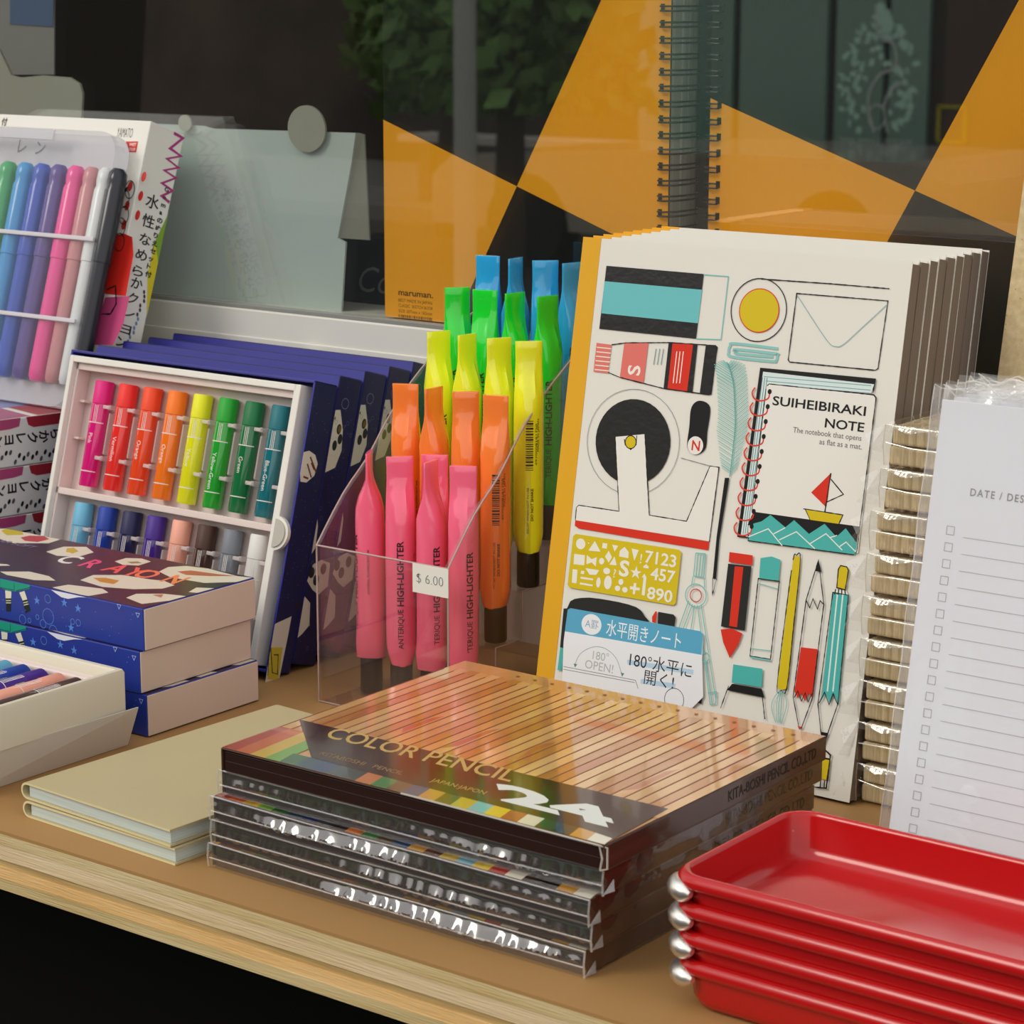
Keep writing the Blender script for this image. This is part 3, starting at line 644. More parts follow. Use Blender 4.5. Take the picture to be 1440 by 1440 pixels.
# ================================================================ CLOSED FLAT BOXES AND OPEN TRAY AT THE LEFT
CS=M('cream_card_side','D8C4B4',.45,.4,var=.04,vs=10); SW,SD,SHT=.174,.0665,.0181
cl=['topmost navy crayon box of the flat stack, its lid with planets and lettering','middle navy crayon box of the flat stack at left, cream end showing','bottom navy crayon box of the flat stack at left, resting on the shelf']
s0=None
for i in range(3):
    loc=(-.6838+(0,-.0018,.0008)[i],.6606+(0,-.0012,-.0005)[i],.0364-.01815*i+.0002)
    if i==0:
        s0=thing('crayon_box',cl[0],'box',loc,(0,0,R((0,.3,-.3)[i])),'flat stack of navy crayon boxes')
        MB().box((-SW,0,0),(0,SD,SHT)).build('carton',[M('royal_blue_carton','24409A',.3,.5,c2='2C3A96',vs=14)],s0,bevel=.0005)
        MB().box((0,.0004,.0004),(.0005,SD-.0004,SHT-.0004)).build('end_panel',CS,s0,bevel=.0003)
        a=Art(TOP(SHT+.0001)); a.poly([(-SW+.0003,.0003),(-.0003,.0003),(-.0003,SD-.0003),(-SW+.0003,SD-.0003)],M('lid_plum','35162F',.3,.5,c2='1C1230',vs=9)); a.px=pixel_map(s0,TOP(SHT+.0001))
        U=lambda L:[(x/6.261,700+y/6.261) for x,y in L]; PL='DCD2BE'
        def cl_(L): return [(min(max(u,-SW+.0005),-.0005),min(max(v,.0005),SD-.0005)) for u,v in [a.px(*q) for q in U(L)]]
        for L in ([(-60,275),(120,255),(480,320),(600,350),(430,400),(120,400),(-60,350)],[(405,475),(560,430),(760,432),(825,480),(690,520),(500,510)],[(1010,560),(1110,530),(1250,535),(1330,562),(1220,596),(1080,590)],
                  [(705,725),(820,680),(1080,680),(1330,720),(1440,730),(1540,770),(1430,800),(1180,805),(900,785)],[(1110,880),(1200,845),(1440,845),(1660,870),(1560,920),(1250,935)],
                  [(1400,650),(1480,610),(1640,600),(1850,620),(2090,690),(2280,715),(2100,745),(1800,750),(1500,700)],[(1660,830),(1730,790),(1900,800),(1980,815),(1800,850)],[(460,790),(600,765),(900,800),(955,835),(780,865),(700,862),(560,840)],[(0,650),(260,650),(430,690),(490,730),(300,725),(60,680)],[(-20,580),(60,585),(90,598),(-20,600)]):
            a.poly(cl_(L),PL,False)
        for L,c in (([(10,290),(100,262),(230,290),(210,325),(60,330)],'C2AE1E'),([(180,350),(260,333),(400,335),(435,365),(330,390),(220,380)],'B8414A'),([(590,445),(650,440),(690,470),(640,490),(580,475)],'C8A428'),([(820,705),(930,705),(1050,730),(1000,760),(880,740)],'C8862E'),([(1560,650),(1680,640),(1900,670),(2080,690),(1850,690),(1640,680)],'B5604A'),([(1340,855),(1440,850),(1420,880)],'B87868'),([(1120,565),(1210,560),(1250,575),(1160,580)],'94844E')):
            a.poly(cl_(L),c,False)
        for s,x,c in (('C',455,'E6E0DC'),('R',650,'E84A78'),('A',880,'EE5A54'),('Y',1010,'F06450'),('O',1130,'F27858'),('N',1375,'F08A50')):
            a.text(s,*U([(x,545+(x-455)*.19+8)])[0],.0180,c,bold=.02,fit=.0105,shear=-.2)
        for k in range(70): a.ell(random.uniform(-SW,0),random.uniform(.001,SD),.0002,.0002,'A098B8',n=5,conv=False)
        a.text('CLEAR SOFT',-.150,.045,.006,'8A7A9C',conv=False)
        a.build('lid_print',s0)
        a=Art(FRONT(-.0001)); a.px=pixel_map(s0,FRONT(-.0001))
        fz=lambda L:[(min(max(u,-SW),0),min(v,SHT-.0003)) for u,v in [a.px(*q) for q in U(L)]]
        GT='1E9C80'
        a.poly(fz([(0,690),(40,690),(140,740),(262,748),(262,800),(140,825),(60,815),(0,790)]),GT,False); a.stroke(U([(5,790),(125,815),(125,750)]),.0003,'0E4A40'); a.stroke(U([(140,820),(262,790)]),.0003,'0E4A40')
        for L in ([(45,815),(100,825),(98,885),(50,885)],[(170,835),(215,820),(240,895),(200,905)]): a.poly(fz(L),'E6E2CC',False)
        for L in ([(50,885),(98,885),(95,1000),(55,1000)],[(200,905),(240,895),(268,990),(225,1020)]): a.poly(fz(L),'1A2420',False)
        for q in ((52,905,97,905),(52,925,97,925),(205,925,246,915),(210,945,252,935)): a.stroke(U([q[:2],q[2:]]),.0004,'D8D8A8')
        a.poly(fz([(450,790),(500,790),(760,855),(690,875),(600,890),(540,875),(490,840)]),'E8EAF0',False)
        LB='6C96E0'
        for x,y,r_ in ((420,890,.0018),(425,1045,.0034),(380,1110,.0018),(470,1170,.0024),(200,1070,.002),(330,1050,.001),(640,1090,.0012),(690,1100,.0014),(260,1080,.001)): a.ell(*U([(x,y)])[0],r_,r_,LB,n=14,stroke=.00022)
        for x,y in ((330,920),(570,940),(690,990),(630,1160)): a.text('★',*U([(x-30,y+20)])[0],.006,M('ink_star','5A8AE0',.3),bold=-.03)
        for x,y in ((1045,965),(1210,1040)): a.text('▽',*U([(x-15,y+12)])[0],.0028,'B8C8F8')
        for k in range(40): a.ell(random.uniform(-.17,-.005),random.uniform(.002,.0165),.00025,.00025,'7090D8',n=5,conv=False)
        a.build('front_print',s0)
    else: dup(s0,loc,(0,0,R((0,.3,-.3)[i])),label=cl[i])
ob_=thing('crayon_box','opened white lined box with splayed end flap under the open crayon tray at left','box',(-.684,.560,0))
mb=MB(); mb.box((-.15,.0005,0),(0,.088,.0012)); mb.box((-.15,.087,.0012),(0,.088,.0165))
mb.build('box_base',M('navy_carton'),ob_)
WF=M('white_lining','D6D2CA',.5,.4)
mb=MB(); mb.face([(-.0005,.0,.0002),(.0008,.0885,.0002),(.0098,.0865,.0183),(.0060,.012,.0180)]); mb.face([(.0003,.0,.0002),(.0068,.012,.0180),(.0106,.0865,.0183),(.0016,.0885,.0002)])
mb.face([(.0060,.012,.0180),(.0098,.0865,.0183),(.0106,.0865,.0183),(.0068,.012,.0180)])
mb.build('end_flap',WF,ob_)
MB().box((-.15,.001,.0012),(-.002,.0865,.0168)).build('gap_shade',M('dark_gap','241E1C',.8),ob_)  # dark block: the shade inside the gap put in as colour
ot=thing('crayon_tray','white open tray of crayons lying flat at the left edge of the shelf','tray',(-.676,.560,.0175),(0,0,0))
W=.15;D=.0825;H=.0172
mb=MB(); q_=lambda i,z,r:[(x,y,z) for x,y in rrect(-W+i,i,-i,D-i,r,4)]
mb.rings([q_(0,0,.0012),q_(0,H-.0012,.0012),q_(.0006,H,.0011),q_(.0026,H,.0011),q_(.0034,H-.001,.001),q_(.0042,.001,.001)])
mb.build('tray_frame',M('tray_cream_card','D8D0BC',.45,.4),ot,smooth=True)
mb=MB(); mb.box((-W+.0045,.0045,.0012),(-.0045,D-.0045,.0045)); mb.box((-W+.0045,D-.010,.0045),(-.0045,D-.0045,.0135)); mb.box((-.0085,.0045,.0045),(-.0045,D-.0045,.0140))
lin2=mb.build('plastic_liner',LINER,ot,bevel=.001,seg=3)
TO=mat_of(ot)
for k,(c,nm) in enumerate((('4A2E22','dark brown'),('F0A68E','peach'),('46248A','purple'),('1E3EA0','blue'),('6EB4D2','pale blue'))):
    P=TO@Vector((-.0140-.0105*k,D-.0125,.0098)); 
    # lie along -y with the cap towards the back
    crayon(c,nm,None,P-Vector((0,.058,0)),(R(-90),0,0),'%s crayon lying in the flat open tray at the left edge'%nm,'crayons in the flat tray',L=.058)
mb=MB()
for k in range(4):
    cx=-.0140-.0105*(k+.5)
    for yv in (D-.028,D-.052): mb.box((cx-.0032,yv-.003,.0045),(cx+.0032,yv+.003,.0125))
mb.build('liner_nub',M('clear_nub'),lin2,bevel=.001,kind='stuff')
# ================================================================ KHAKI NOTEBOOKS
KH=M('khaki_cover','BDB088',.5,.35,var=.03,vs=20,bump=.05,bs=500); KHE=M('khaki_edge','DDD0A0',.6); BLP=M('pale_blue_pages','CBD6D0',.7,stretch=(1,1,120),var=.15,vs=20)
k0=None
for i in range(2):
    loc=((-.6528,.5655,.0069),(-.6515,.5648,.0001))[i]; rot=(0,0,R((-3.2,-2.2)[i]))
    if i==0:
        k0=thing('notebook','upper khaki notebook of the pair lying left of the colour pencil boxes','notebook',loc,rot,'khaki notebooks'); W,D,T=.0822,.130,.0064
        n=9; mb=MB()
        def shell(th): # C-shaped cover profile in xz
            o=[(W,T)]+[(T/2-T/2*math.sin(PI*j/n),T/2+T/2*math.cos(PI*j/n)) for j in range(n+1)]+[(W,0)]
            q=T/2-th; return o+[(W,th)]+[(T/2-q*math.sin(PI*j/n),T/2-q*math.cos(PI*j/n)) for j in range(n+1)]+[(W,T-th)]
        pr=shell(.0008); mb.prism([(x,z) for x,z in pr],D,1,frame((0,D,0),(1,0,0),(0,0,1)),ms=0)
        mb.build('cover',[KH,KHE],k0)
        MB().box((.0035,.0012,.0009),(W-.001,D-.0012,T-.0009)).build('page_block',BLP,k0)
        a=Art(TOP(T+.0001)); a.text('SAN',.052,.094,.0055,'8C8260',bold=-.01,rot=.05); a.build('lettering',k0)
    else: dup(k0,loc,rot,label='lower khaki notebook of the pair, resting on the shelf',skip=('lettering',))
# ================================================================ HIGHLIGHTER STAND
HX0,HX1,HY0,HY1=-.6610,-.5895,.7415,.8560
hs=thing('pen_stand','clear acrylic tiered stand holding the tube highlighters','stand',(HX0,HY0,0))
AC=film('acrylic',tint=(.96,.94,.94),ior=1.42,rough=.02,haze=.012,hc='E8D8DA')
AE=M('acrylic_edge','C2A8A2',.25,.5,alpha=.75)
W=HX1-HX0; Dp=HY1-HY0
prof=[(0,0),(Dp,0),(Dp,.158)]+[(y-HY0,z) for y,z in ((.8480,.1560),(.8265,.1448),(.8060,.1318),(.7900,.1180),(.7755,.1025),(.7600,.0870))]+[(0,.0696)]
prof=[(0,0),(Dp,0),(Dp,.160)]+spline([(.1065,.157),(.085,.1452),(.0645,.1318),(.0485,.118),(.034,.1025),(.0175,.0890),(0,.0696)],3)
for nm,x in (('side_panel',0),('side_panel',W-.0018)):
    mb=MB(); mb.prism(prof,.0018,0,frame((x,0,0),(0,1,0),(0,0,1))); mb.build(nm,AC,hs)
mb=MB(); mb.box((.0018,0,0),(W-.0018,.0018,.0696)); mb.build('front_panel',AC,hs)
MB().box((.0018,Dp-.0018,0),(W-.0018,Dp,.158)).build('back_panel',AC,hs)
TY=[(.002,.0335,.0010),(.0335,.0525,.0285),(.0525,.0715,.0495),(.0715,.0905,.0665),(.0905,.1127,.0790)]
mb=MB()
for i,(a_,b_,z) in enumerate(TY):
    mb.box((.0019,a_,z-.0010),(W-.0019,b_,z))
    if i: mb.box((.0019,a_,TY[i-1][2]),(W-.0019,a_+.0010,z-.0010))
mb.build('tier_steps',AC,hs)
mb=MB(); r=.00045
for x in (.0,W): mb.tube([(x,0,0),(x,0,.0696)]+[(x,y,z) for y,z in prof[::-1][1:-2]],r,5)
mb.tube([(0,0,.0696),(W,0,.0696)],r,5); mb.tube([(0,0,.0005),(W,0,.0005)],r,5)
for i,(a_,b_,z) in enumerate(TY[1:]): mb.tube([(W-.001,a_,TY[i][2]),(W-.001,a_,z),(W-.001,b_,z)],r*.8,5)
mb.tube([(W,0,.0005),(W,Dp,.0005)],r,5)
mb.build('panel_edge',AE,hs)
tg=thing('price_tag','small white handwritten price tag stuck on the front of the clear pen stand','tag',(0,HY0-.0009,0))
pa=aty(580,800,HY0-.0009);pb_=aty(628,822,HY0-.0009); w_=pb_.x-pa.x; tg.location=(pa.x,HY0-.0009,.0575)
MB().box((0,0,0),(w_+.0008,.0003,.0122)).build('paper',WHITE,tg)
a=Art(FRONT(-.0001)); a.text('$ 6.00',.0022,.0045,.0058,'6E6E74',bold=-.02); a.build('lettering',tg)
def pen_mesh(col):
    k='hl_'+col
    if k in KIDS: return KIDS[k]
    r=.0065; L=.1065; rs=[]
    prof=[(.0155,.35,1),(.0160,.72,1),(.0190,.86,1),(.0235,.975,1),(.030,1,1),(.06,1,1),(.076,.99,.99),(.082,.97,.90),(.0875,.94,.64),(.0915,.91,.37),(.0950,.885,.20),(.098,.875,.16),(.103,.88,.15),(.1062,.89,.15),(.1065,.87,.13)]
    n=24
    for z,a_,b_ in prof:
        q=[]
        for j in range(n):
            t=2*PI*j/n; c,s=math.cos(t),math.sin(t); e=1 if a_==b_ else .75
            q.append((r*a_*math.copysign(abs(c)**e,c),r*b_*math.copysign(abs(s)**e,s),z))
        rs.append(q)
    mb=MB().rings(rs)
    # pressed creases on the two flat sides of the seal
    for i,p in enumerate(mb.v):
        if p.z>.080 and p.z<.0975: p.y*= 1-.25*math.sin(3*PI*(p.x/r+.2))*(p.z-.080)/.017
    KIDS[k]=mb; return mb
HLM={}
def highlighter(col,hexc,x,y,z,rz,ta,label,kind):
    t=thing('highlighter',label,'highlighter',(x,y,z),(0,0,0),'%s highlighters'%col)
    m=M('hl_body_'+col,hexc,.14,.5,sub=.15,coat=.7,coatr=.04)
    mb=pen_mesh(col); o=mb.build('tube_body',m,t,smooth=True); o.rotation_euler=(0,0,R(rz+37))
    MB().lathe([(.001,0),(.0045,0),(.0049,.0006),(.0049,.0150),(.0046,.0165),(.0035,.0166)],20).build('cap',M('black_cap','161416',.35,.5),t,smooth=True)
    mb=MB(); rr=.00660
    def txt(s,size,z0,ang,bold,fit):
        vs,fs,a_,b_=text_mesh(s,bold,0,1.0,True); sc=fit/(b_-a_); k=len(mb.v)
        for u,v in vs:
            A=R(ang)-(v-.35)*size/rr; mb.v.append(Vector((rr*math.sin(A),-rr*math.cos(A),z0+(u-a_)*sc)))
        for f in fs: mb.f.append(tuple(k+i for i in f)); mb.m.append(0)
    if kind==0:
        txt('ANTERIQUE',.0034,.0235,ta,.004,.0175); txt('HIGH-LIGHTER',.0040,.0425,ta,.022,.0285)
        txt('UNIVERSAL FLUORESCENT INK',.0014,.045,ta+62,0,.02)
    else:
        txt('DO NOT SHAKE',.0016,.030,ta+10,.02,.014); txt('RECAP WHEN NOT IN USE',.0014,.0245,ta-6,0,.02)
        txt('MADE IN JAPAN',.0014,.060,ta+34,0,.014); txt('4970008181750',.0013,.054,ta+26,0,.018)
        z=.052
        while z<.074:
            h=random.choice((.0003,.0005,.0008)); q=[]
            for k in range(5):
                A=R(ta-14+7*k)
                q.append(A)
            for k in range(4): mb.face([(rr*math.sin(q[k]),-rr*math.cos(q[k]),z),(rr*math.sin(q[k+1]),-rr*math.cos(q[k+1]),z),(rr*math.sin(q[k+1]),-rr*math.cos(q[k+1]),z+h),(rr*math.sin(q[k]),-rr*math.cos(q[k]),z+h)])
            z+=h+random.choice((.0004,.0006))
    mb.build('lettering',M('hl_print_dark','3A1620' if col=='pink' else '2A2418',.4),t)
    return t
P4=('leftmost','second from the left','third from the left','rightmost')
HL=[('pink','FF6C8E',.765,[(-.6510,82,-30,0),(-.6340,8,38,0),(-.6170,62,58,0),(-.5998,-6,62,0)],.0012),
('orange','FF8638',.784,[(-.6462,-12,20,0),(-.6305,50,40,0),(-.6132,4,50,0),(-.5973,-20,38,1)],.0287),
('yellow','F6FF2C',.803,[(-.6429,30,55,0),(-.6272,48,60,0),(-.6099,25,50,0),(-.5941,6,40,1)],.0497),
('green','1CDC36',.822,[(-.6475,15,20,0),(-.6321,-18,20,0),(-.6158,42,40,0),(-.5983,38,42,0)],.0667),
('blue','2CA6E4',.841,[(-.6451,-22,20,0),(-.6297,58,20,0),(-.6134,5,40,0),(-.5989,40,40,0)],.0792)]
rown={'pink':'front','orange':'second','yellow':'middle','green':'fourth','blue':'back'}
for col,hx,y,L,z in HL:
    for k,(x,rz,ta,kind) in enumerate(L):
        highlighter(col,hx,x,y,z,rz,ta,'%s tube highlighter, %s of the %s row in the clear stand'%(col,P4[k],rown[col]),kind)
highlighter('pink','FF6C8E',-.6246,.7562+.0212-.0003,.0012,-5,40,'pink tube highlighter tucked behind the front row of pink ones',0)
# ================================================================ WHITE ILLUSTRATED NOTEBOOKS
LS=R(-9.9); SX=-.5608; SWD=.1492; SH_=.2043
def note(i,label):
    return thing('notebook',label,'notebook',(SX,.7605+.00722*i,.0014),(LS,0,0),'white illustrated notebooks standing in a row')
PE=M('page_fore_edge','85776C',.8,stretch=(1,160,1),var=.3,vs=20)  # grey-brown pages: shade on the right side is put into the colour
for i in range(9):
    t=note(i,'front white notebook illustrated with stationery, sailing boat and yellow spine' if i==0 else 'white yellow-spined notebook, %s of the standing row'%('second from the front','third from the front','fourth from the front','fifth from the front','fourth from the back','third from the back','second from the back','hindmost')[i-1])
    yo=.0067
    q=SWD-(.0009 if i in (1,4,6,7) else 0); mb=MB(); mb.box((0,0,0),(SWD if i==0 else q,.0003,SH_)); mb.box((0,yo-.0003,0),(q-(.0009 if i in (0,3) else 0),yo,SH_)); cvr=mb.build('cover',GLOSSW,t)
    mb=MB(); mb.box((.001,.0003,.0006),(SWD-.0001,yo-.0003,SH_-.0008)); mb.build('page_block',PE,t)
    MB().box((-.0003,-.0002,-.0001),(.0086,yo+.0001,SH_+.0001)).build('spine_tape',M('yellow_spine','E2A820',.4,.4),t)
    if i==0: n0=t; n0cover=cvr
pc_=pixel_map(n0,FRONT(-.0003))
a=Art(FRONT(-.0003),pc_)
K=560/1440
A=lambda L:[(740+x*K,320+y*K) for x,y in L]; A1=lambda x,y:(740+x*K,320+y*K)
Bb=lambda L:[(740+x*K,700+y*K) for x,y in L]; B1=lambda x,y:(740+x*K,700+y*K)
Q=300/1440
Cc=lambda L:[(980+x*Q,480+y*Q) for x,y in L]; D_=lambda L:[(780+x*Q,340+y*Q) for x,y in L]; E_=lambda L:[(760+x*Q,720+y*Q) for x,y in L]
G=lambda L:[(960+x*300/1080,740+y*300/1080) for x,y in L]
S=a.stroke; Wl=a.wline; P_=a.poly; BKI=M('ink_black_gloss','242223',.28,.6,coat=.5,coatr=.2,bump=.15,bs=300); w0=.0004
PT=M('print_ground','E9E7DF',.5)
# eraser
P_(A([(290,138),(642,168),(614,402),(264,366)]),BKI); P_(A([(283,194),(636,225),(621,346),(272,310)]),M('ink_aqua','6FC3C6',.25)); S(A([(642,170),(731,177),(704,405),(614,402)]),.0004,LTEAL)
# tape ring
a.ell(*A1(840,298),.0124,.0122,BLACK,stroke=.0004); a.ell(*A1(842,300),.0090,.0086,RED); a.ell(*A1(842,300),.0086,.0082,YEL); Wl(A([(850,186),(1100,203),(1313,221)]),.0004,BLACK)
# envelope
Wl(A([(978,238),(1308,265),(1272,510),(1262,516),(952,486),(947,478)]),w0,BLACK,True); S([*spline(A([(980,245),(1085,405),(1120,430),(1148,422),(1200,375),(1303,280)]),4)],.0003,'8FB4B4')
# clip
S(spline(Cc([(548,50),(260,15),(225,30),(215,70),(240,105),(500,135),(535,130),(542,95),(520,82),(270,55),(262,70),(285,85),(515,105)]),4),.0011,'8CC6C2')
# paint tube
P_(D_([(283,682),(385,695),(360,888),(262,877)]),'E07A6C')
for k in range(6): S(D_([(285-3*k,712+30*k),(384-3*k,722+30*k)]),.0004,'EDEAE2')
P_(D_([(470,685),(633,683),(600,955),(440,915)]),'E2766C'); a.text('S',*D_([(572,905)])[0],.0082,'F0EBE2',bold=.02,rot=PI/2,fit=.0040)
for k in range(3): S(D_([(685+25*k,722),(668+25*k,830)]),.0003,'5E8A8A')
P_(D_([(770,680),(965,690),(930,1018),(735,990)]),BKI); P_(D_([(797,680),(935,690),(893,1015),(762,995)]),RED)
for k in range(3): S(D_([(825+22*k,740),(800+22*k,955)]),.0004,'F2EEE6')
P_(D_([(1020,700),(1085,700),(1097,712),(1060,1025),(1050,1032),(980,1020)]),BKI)
Wl(D_([(385,695),(480,682),(770,680),(1085,700),(1097,712),(1056,1028),(1040,1032),(735,990),(440,915),(362,882)]),w0,BLACK)
# tape dispenser
a.ell(*A1(385,775),.0222,.0212,'8A9696',stroke=.00025); a.ell(*A1(385,775),.0180,.0172,BKI)
P_(A([(322,757),(429,747),(445,1040),(580,1062),(665,862),(697,867),(664,1135),(178,1058),(184,1004),(336,1026)]),PT)
Wl(A([(322,757),(336,1026),(190,1004),(182,1012),(178,1058)]),w0,BLACK); Wl(A([(429,747),(445,1040),(580,1062),(665,862),(697,867),(662,1137)]),w0,BLACK); Wl(A([(560,833),(665,862)]),.0003,'8A9696')
P_(A([(178,1058),(662,1136),(659,1167),(190,1088),(176,1078)]),RED)
S(A([(355,765),(358,785),(378,803),(398,785),(400,752)]),w0,BLACK); a.ell(*A1(378,776),.0026,.0026,YEL); a.ell(*A1(378,776),.0026,.0026,BLACK,stroke=.0004)
# pill with N
P_(spline(A([(628,626),(665,650),(655,740),(648,800),(612,822),(583,795),(590,720),(598,650)]),5,True),BLACK); a.ell(*A1(612,788),.0036,.0036,PT); a.text('N',*A1(612,806),.0056,RED,align=1,bold=.02)
# feather
a.mb; c0=[(205,140),(225,190),(250,290),(258,420),(262,560),(250,700),(232,860),(225,915)]
cs=spline(c0,5)
for k,(x,y) in enumerate(cs[2:-4]):
    f=min(1,(k+2)/7)*min(1,(len(cs)-k)/14)
    S(Cc([(x,y+4),(x-118*f,y-60*f-10)]),.00028,'7FBFBB'); S(Cc([(x,y+4),(x+88*f,y-60*f-10)]),.00028,'7FBFBB')
    y2=y+10; S(Cc([(x+1,y2+6),(x-116*f,y2-55*f-8)]),.00025,'9CCDC8'); S(Cc([(x+1,y2+6),(x+84*f,y2-55*f-8)]),.00025,'9CCDC8')
S(Cc(cs),.0004,'5FA8A4')
P_(A([(720,905),(736,905),(700,1130),(688,1270),(676,1268),(690,1120)]),BLACK); Wl(A([(676,1268),(690,1270),(675,1330)]),.0003,BLACK,True)
# notebook drawing
P_(Cc([(430,178),(1212,252),(1196,352),(1186,300),(450,232),(360,1330),(275,1320)]),BLACK)
P_(Cc([(450,205),(1200,290),(1180,350),(485,290),(375,1150),(345,1320),(300,1305)]),'D8E8E6')
for k,q in enumerate(([(455,238),(1180,300)],[(470,268),(1175,330)])): S(Cc(q),.0003,'6FA8AA')
for k in range(3): S(Cc([(446+16*k,245),(315+14*k,1300)]),.0003,'5E8488')
P_(Cc([(485,288),(1200,366),(1212,380),(1090,1430),(345,1345),(478,300)]),PT)
Wl(Cc([(478,300),(490,288),(1198,362),(1212,382),(1082,1420),(1060,1440),(350,1345),(355,1290)]),w0,BLACK); Wl(Cc([(470,320),(375,1140)]),w0,BLACK)
P_(Cc([(385,1150),(1100,1250),(1082,1360),(345,1240)]),BLACK)
P_(Cc([(385,1230),(440,1215),(500,1172),(600,1255),(660,1207),(760,1300),(865,1232),(945,1320),(1008,1262),(1085,1365),(1070,1438),(350,1342)]),TEAL)
for q in ([(350,1320),(485,1265),(580,1380)],[(520,1300),(600,1258)],[(560,1340),(675,1285),(800,1400)],[(760,1370),(875,1298),(985,1410)],[(900,1325),(950,1310)],[(960,1390),(1010,1355),(1075,1420)]): S(Cc(q),.0004,'E8EDE6')
for k in range(10):
    cx,cy=495-13.5*k,340+101*k; S(spline(Cc([(cx,cy),(cx-10,cy+45),(cx-60,cy+62),(cx-105,cy+45),(cx-118,cy+5),(cx-98,cy-28)]),5),.0006,'D8402E'); a.ell(*Cc([(cx,cy)])[0],.0009,.0010,BLACK)
a.text('SUIHEIBIRAKI',*Cc([(1141,500)])[0],.0058,BLACK,align=2,bold=.012,fit=None,sx=.0407/.0407) if 0 else a.text('SUIHEIBIRAKI',*Cc([(1141,503)])[0],.0049,BLACK,align=2,bold=.016,fit=.0405)
a.text('NOTE',*Cc([(1130,612)])[0],.0049,BLACK,align=2,bold=.016,fit=.0168)
a.text('The notebook that opens',*Cc([(1113,672)])[0],.0030,'6A6866',align=2,fit=.0296); a.text('as flat as a mat.',*Cc([(1115,730)])[0],.0030,'6A6866',align=2,fit=.0182)
P_(Cc([(908,890),(775,1020),(868,1112),(885,1085)]),RED); Wl(Cc([(908,930),(993,1033),(880,1085)]),w0,BLACK); Wl(Cc([(908,890),(868,1150)]),.0005,BLACK)
P_(Cc([(735,1132),(985,1172),(962,1232),(770,1205)]),YEL); Wl(Cc([(722,1130),(990,1172),(962,1232)]),w0,BLACK); Wl(Cc([(735,1132),(768,1205)]),w0,BLACK)
# stencil
P_(A([(182,1108),(555,1165),(563,1175),(543,1358),(534,1366),(160,1302),(152,1292),(172,1116)]),YEL)
WS='EDEBDD'
a.ell(*E_([(276,215)])[0],.0023,.0022,WS)
for L in ([(328,260),(372,195),(410,268)],[(425,208),(455,213),(452,248),(420,243)],[(488,220),(530,228),(505,268)],[(535,300),(540,262),(572,235),(600,270),(598,312)],[(620,245),(668,258),(638,330)],[(232,282),(305,292),(300,360),(228,352)],[(318,290),(350,318),(385,305),(378,368),(350,340),(315,352)],[(465,262),(488,305),(465,342),(440,300)],[(505,300),(520,360),(470,355)],
          [(222,385),(255,390),(248,482),(216,476)],[(308,378),(402,393),(380,425),(335,422)],[(276,436),(362,450),(360,462),(275,450)],[(272,475),(358,490),(356,502),(270,488)],[(280,395),(302,400),(298,420),(276,416)],[(700,365),(718,352),(735,368),(735,382),(698,376)],[(700,440),(720,445),(708,565),(688,560)],[(690,440),(706,415),(722,446)],[(610,500),(632,504),(636,478),(652,480),(650,508),(676,513),(674,530),(646,528),(642,556),(628,554),(630,524),(608,520)]): P_(E_(L),WS)
for q,s,t_ in ((550,408,.009),): a.text('S',*E_([(532,425)])[0],.0088,WS,bold=.03,fit=.0048)
a.text('★',*E_([(608,440)])[0],.0062,WS); a.text('?',*E_([(495,440)])[0],.0048,WS,bold=.01); a.text('!',*E_([(675,345)])[0],.0055,WS,bold=.01)
for x,y,rx,rz in ((418,332,.0021,.0022),(452,398,.0028,.0021),(396,476,.0017,.0034),(460,476,.0030,.0045),(525,515,.0022,.0018),(575,525,.0022,.0018),(548,472,.0020,.0020),(330,210,.0005,.0005)): a.ell(*E_([(x,y)])[0],rx*.62,rz*.62,WS,n=16)
for s,x,y,f in (('7123',708,338,.0148),('457',745,452,.0116),('890',722,582,.0120)): a.text(s,*E_([(x,y)])[0],.0068,WS,bold=.02,fit=f)
# black case and label sticker
P_(spline(Bb([(135,600),(150,400),(200,362),(300,370),(400,395),(432,430),(438,450),(300,430),(160,415),(150,420)]),3,True),BKI); P_(Bb([(126,540),(141,540),(130,625),(116,622)]),TEAL); P_(Bb([(138,400),(160,400),(145,545),(125,540)]),BKI)
P_(Bb([(458,430),(470,410),(476,412),(470,452),(458,450)]),RED); P_(Bb([(480,412),(535,422),(543,432),(538,466),(478,455)]),BKI)
P_(G([(248,1128),(250,1130)]+[]),BLACK) if 0 else None
P_(Bb([(630,680),(640,712),(636,745),(622,740),(628,712)]),BLACK)
# compass
TC_='79BDBA'
for k in range(4): S(Bb([(616+10*k,200+k),(608+10*k,284+k)]),.0004,TC_)
S(Bb([(616,200),(650,202),(644,288),(608,283)]),.0004,TC_,True); S(Bb([(606,285),(600,320)]),.0004,TC_); S(Bb([(646,290),(648,325)]),.0004,TC_)
a.ell(*B1(616,353),.0048,.0045,TC_,stroke=.0004); a.ell(*B1(616,353),.0026,.0025,'C24A44',stroke=.0004)
for L in ([(590,372),(555,470)],[(604,385),(570,475)],[(612,388),(598,478)],[(635,385),(662,560)],[(622,388),(645,565)],[(648,568),(676,745)],[(662,568),(690,740)],[(648,585),(668,748),(688,744),(690,700),(660,706)]): S(Bb(L),.0004,TC_)
a.ell(*B1(650,576),.0018,.0018,TC_,stroke=.0004)
